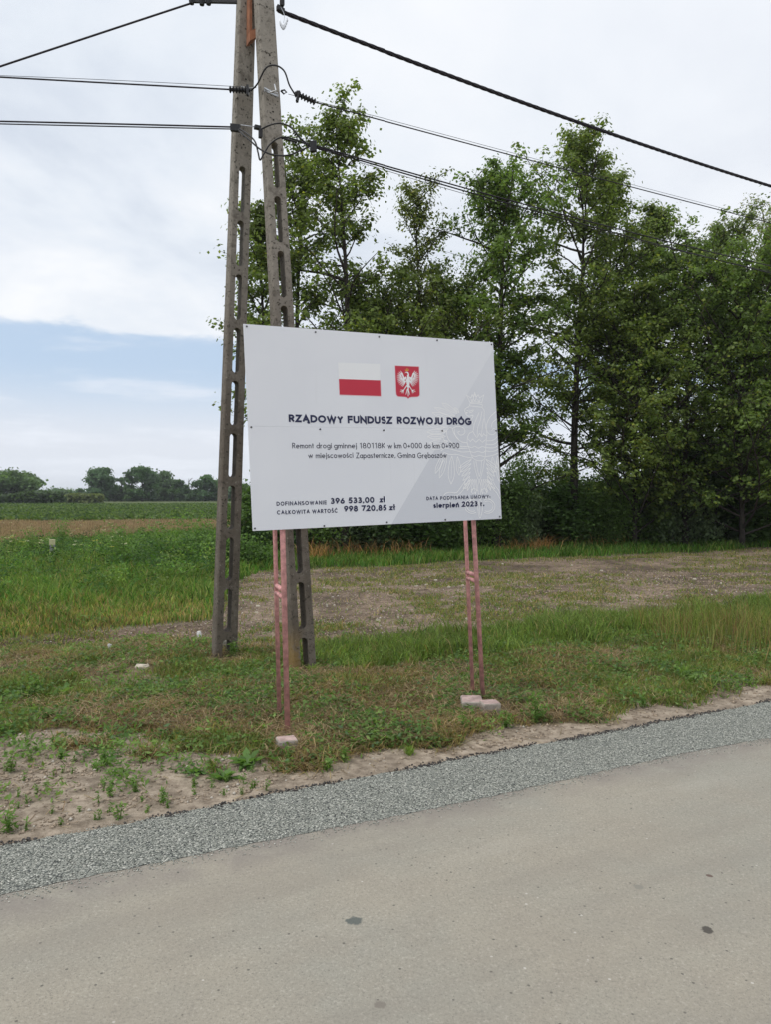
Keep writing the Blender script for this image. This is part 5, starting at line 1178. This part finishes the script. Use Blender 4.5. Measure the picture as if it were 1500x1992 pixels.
lens(1370, 868, 1380, 1000, 16); lens(1410, 862, 1428, 990, 14); lens(1400, 900, 1432, 1080, 14)
ol([(1218, 900), (1232, 980), (1262, 1060), (1290, 980), (1306, 896)]); ol([(1236, 904), (1250, 980), (1262, 1030)]); ol([(1282, 902), (1276, 980), (1264, 1030)])
for k in range(6):
    a = 150 + k * 16; 
    lens(1200 - k * 3, 890 + k * 34, 1200 - 100 + k * 10, 960 + k * 34, 9, False); lens(1316 + k * 3, 890 + k * 34, 1316 + 92 - k * 10, 960 + k * 34, 9, False)
for k in range(4):
    lens(1238 - k * 14, 1050, 1232 - k * 34, 1130 + (3 - k) * 14, 7, False); lens(1280 + k * 14, 1050, 1290 + k * 34, 1130 + (3 - k) * 14, 7, False)
ol([(1262, 1060), (1250, 1120), (1264, 1190), (1278, 1120), (1262, 1060)]); ol([(1256, 1150), (1226, 1128), (1198, 1140), (1206, 1164), (1232, 1160)]); ol([(1272, 1150), (1300, 1128), (1330, 1140), (1320, 1164), (1296, 1160)])
ol([(1150, 1060), (1110, 1120), (1074, 1160), (1010, 1158), (976, 1180), (990, 1204), (1030, 1196), (1016, 1240), (1040, 1262)]); ol([(1170, 1090), (1130, 1140), (1096, 1176), (1060, 1186)]); ol([(1376, 1070), (1396, 1110), (1420, 1140), (1434, 1180)]); ol([(1350, 1090), (1376, 1130), (1410, 1170), (1436, 1220)])
for rr in (60, 44): ol([(1330 + rr * math.cos(R(a)), 1270 + rr * .95 * math.sin(R(a))) for a in range(-120, 130, 24)], 3); ol([(1206 - rr * math.cos(R(a)), 1270 + rr * .95 * math.sin(R(a))) for a in range(-120, 130, 24)], 3)
ol([(1268, 1200), (1250, 1280), (1268, 1366), (1290, 1280), (1268, 1200)]); ol([(1268, 1240), (1262, 1300), (1269, 1345)]); ol([(1240, 1200), (1200, 1210), (1190, 1240)]); ol([(1296, 1200), (1340, 1206), (1380, 1240)])
ink.done('outline_eagle', M_line, panel)
# screws
M_screw = plain('dark_screw', (.10, .10, .11), .4, .5, .6)
for (px, py) in ((479, 635), (613, 646), (737, 655), (851, 662), (957, 670), (488, 831), (622, 835), (746, 837), (861, 838), (966, 838), (495, 1028), (630, 1023), (753, 1016), (867, 1011), (973, 1005)):
    u_, v_ = uv(px, py); u_ = max(.012, min(BW - .012, u_)); c = on(u_, v_, 0); mb = MB(); mb.tube([c - BN * .001, c + BN * .004, c + BN * .007], [.0065, .0065, .003], 8); mb.build('screw', M_screw, sroot)
# frame of pink-painted pipes
M_pink = plain('faded_pink_paint', (.56, .275, .26), .55, .35, nz=.30, nsc=22, bump=.25)
def plane_y(X, Z): # board back plane at X,Z
    return TL.y - (BN.x * (X - TL.x) + BN.z * (Z - TL.z)) / BN.y
def pipe(b, px, py, back, r=.0155, ztop=2.58):
    Yg = 5.2
    for _ in range(8): p = At(px, py, Yg); Yg = plane_y(p.x, p.z) + back
    p = At(px, py, Yg); d = (p - b) / (p.z - b.z); mb = MB(); e_ = b + d * (ztop - b.z); mb.tube([b, e_], r, 14); mb.build('pipe', M_pink, sroot, smooth=True); return b, d
L1 = pipe(G(559, 1434), 549, 1034, .045, .0185); L2 = pipe(G(543, 1405), 534, 1035, .36); R1_ = pipe(G(941, 1369), 922, 1013, .12, .0175); R2_ = pipe(G(921, 1357), 906, 1015, .40)
def rung(a, b, z, m_='rung'):
    pa = a[0] + a[1] * (z - a[0].z); pb = b[0] + b[1] * (z - b[0].z); mb = MB(); mb.tube([pa, pb], .0165, 10); mb.build(m_, M_pink, sroot, smooth=True)
for a, b, zs in ((L1, L2, (.915, .965, 1.9, 2.4)), (R1_, R2_, (.94, .985, 1.9, 2.4))):
    for z in zs: rung(a, b, z)
for z in (1.50, 2.0, 2.5):       # rails behind the board
    a, b = L1, R1_; pa = a[0] + a[1] * (z - a[0].z); pb = b[0] + b[1] * (z + .03 - b[0].z); mb = MB(); dd = (pb - pa).normalized(); off = Vector((0, .03, 0)); mb.box((pa + pb) / 2 + off, dd * (BW * .49), Vector((-dd.y, dd.x, 0)) * .010, (0, 0, .02)); mb.build('rail', M_pink, sroot)
def footing(label, P, hx, hy, z, rot, jit=0):
    mb = MB(); c, s = math.cos(rot), math.sin(rot); n = 8; vs = []
    for zz, k in ((-.1, 1.0), (z * .9, 1.0), (z, .93)):
        for (a, b) in ((-1, -.9), (-.9, -1), (.9, -1), (1, -.9), (1, .9), (.9, 1), (-.9, 1), (-1, .9)):
            x, y = a * hx * k, b * hy * k; vs.append((P[0] + x * c - y * s, P[1] + x * s + y * c, zz + float(ground_z(np.array(P[0]), np.array(P[1])))))
    fs = [(l * 8 + i, l * 8 + (i + 1) % 8, l * 8 + 8 + (i + 1) % 8, l * 8 + 8 + i) for l in range(2) for i in range(8)]; mb.add(vs, fs); mb.cur = 1; mb.add([Vector(v) for v in vs[16:24]], [tuple(range(8))]); mb.cur = 0
    o_ = mb.build('footing', [M_foot, M_foott], sroot); o_['label'] = label; return o_
M_foot = plain('footing_concrete', (.33, .29, .25), .9, nz=.25, nsc=30, bump=.5); M_foott = plain('footing_pink_splashes', (.36, .265, .24), .85, nz=.35, nsc=12, bump=.3)
q = G(557, 1440, .08); footing('small concrete footing under the left pipes', (q.x, q.y), .060, .055, .070, R(20))
q = G(956, 1394, .02); footing('squared concrete footing under the right pipes', (q.x, q.y + .06), .064, .060, .090, R(12)); q = G(922, 1389, .02); footing('longer broken concrete footing beside the squared one', (q.x, q.y + .11), .078, .10, .082, R(-2))

# ------------------------------------------------------------------ thin summer haze over the fields
hz = bpy.data.materials.new('haze_air'); hz.use_nodes = True; nt = hz.node_tree; nt.nodes.clear()
pv = N(nt, 'ShaderNodeVolumePrincipled', inp={'Density': 0.00035, 'Anisotropy': .2}); pv.inputs['Color'].default_value = (.92, .96, 1, 1)
oo = N(nt, 'ShaderNodeOutputMaterial'); nt.links.new(pv.outputs[0], oo.inputs['Volume'])
mb = MB(); mb.box((0, 1100, 7.5), (1520, 0, 0), (0, 1420, 0), (0, 0, 8.6)); tag(mb.build('haze', hz), kind='stuff')
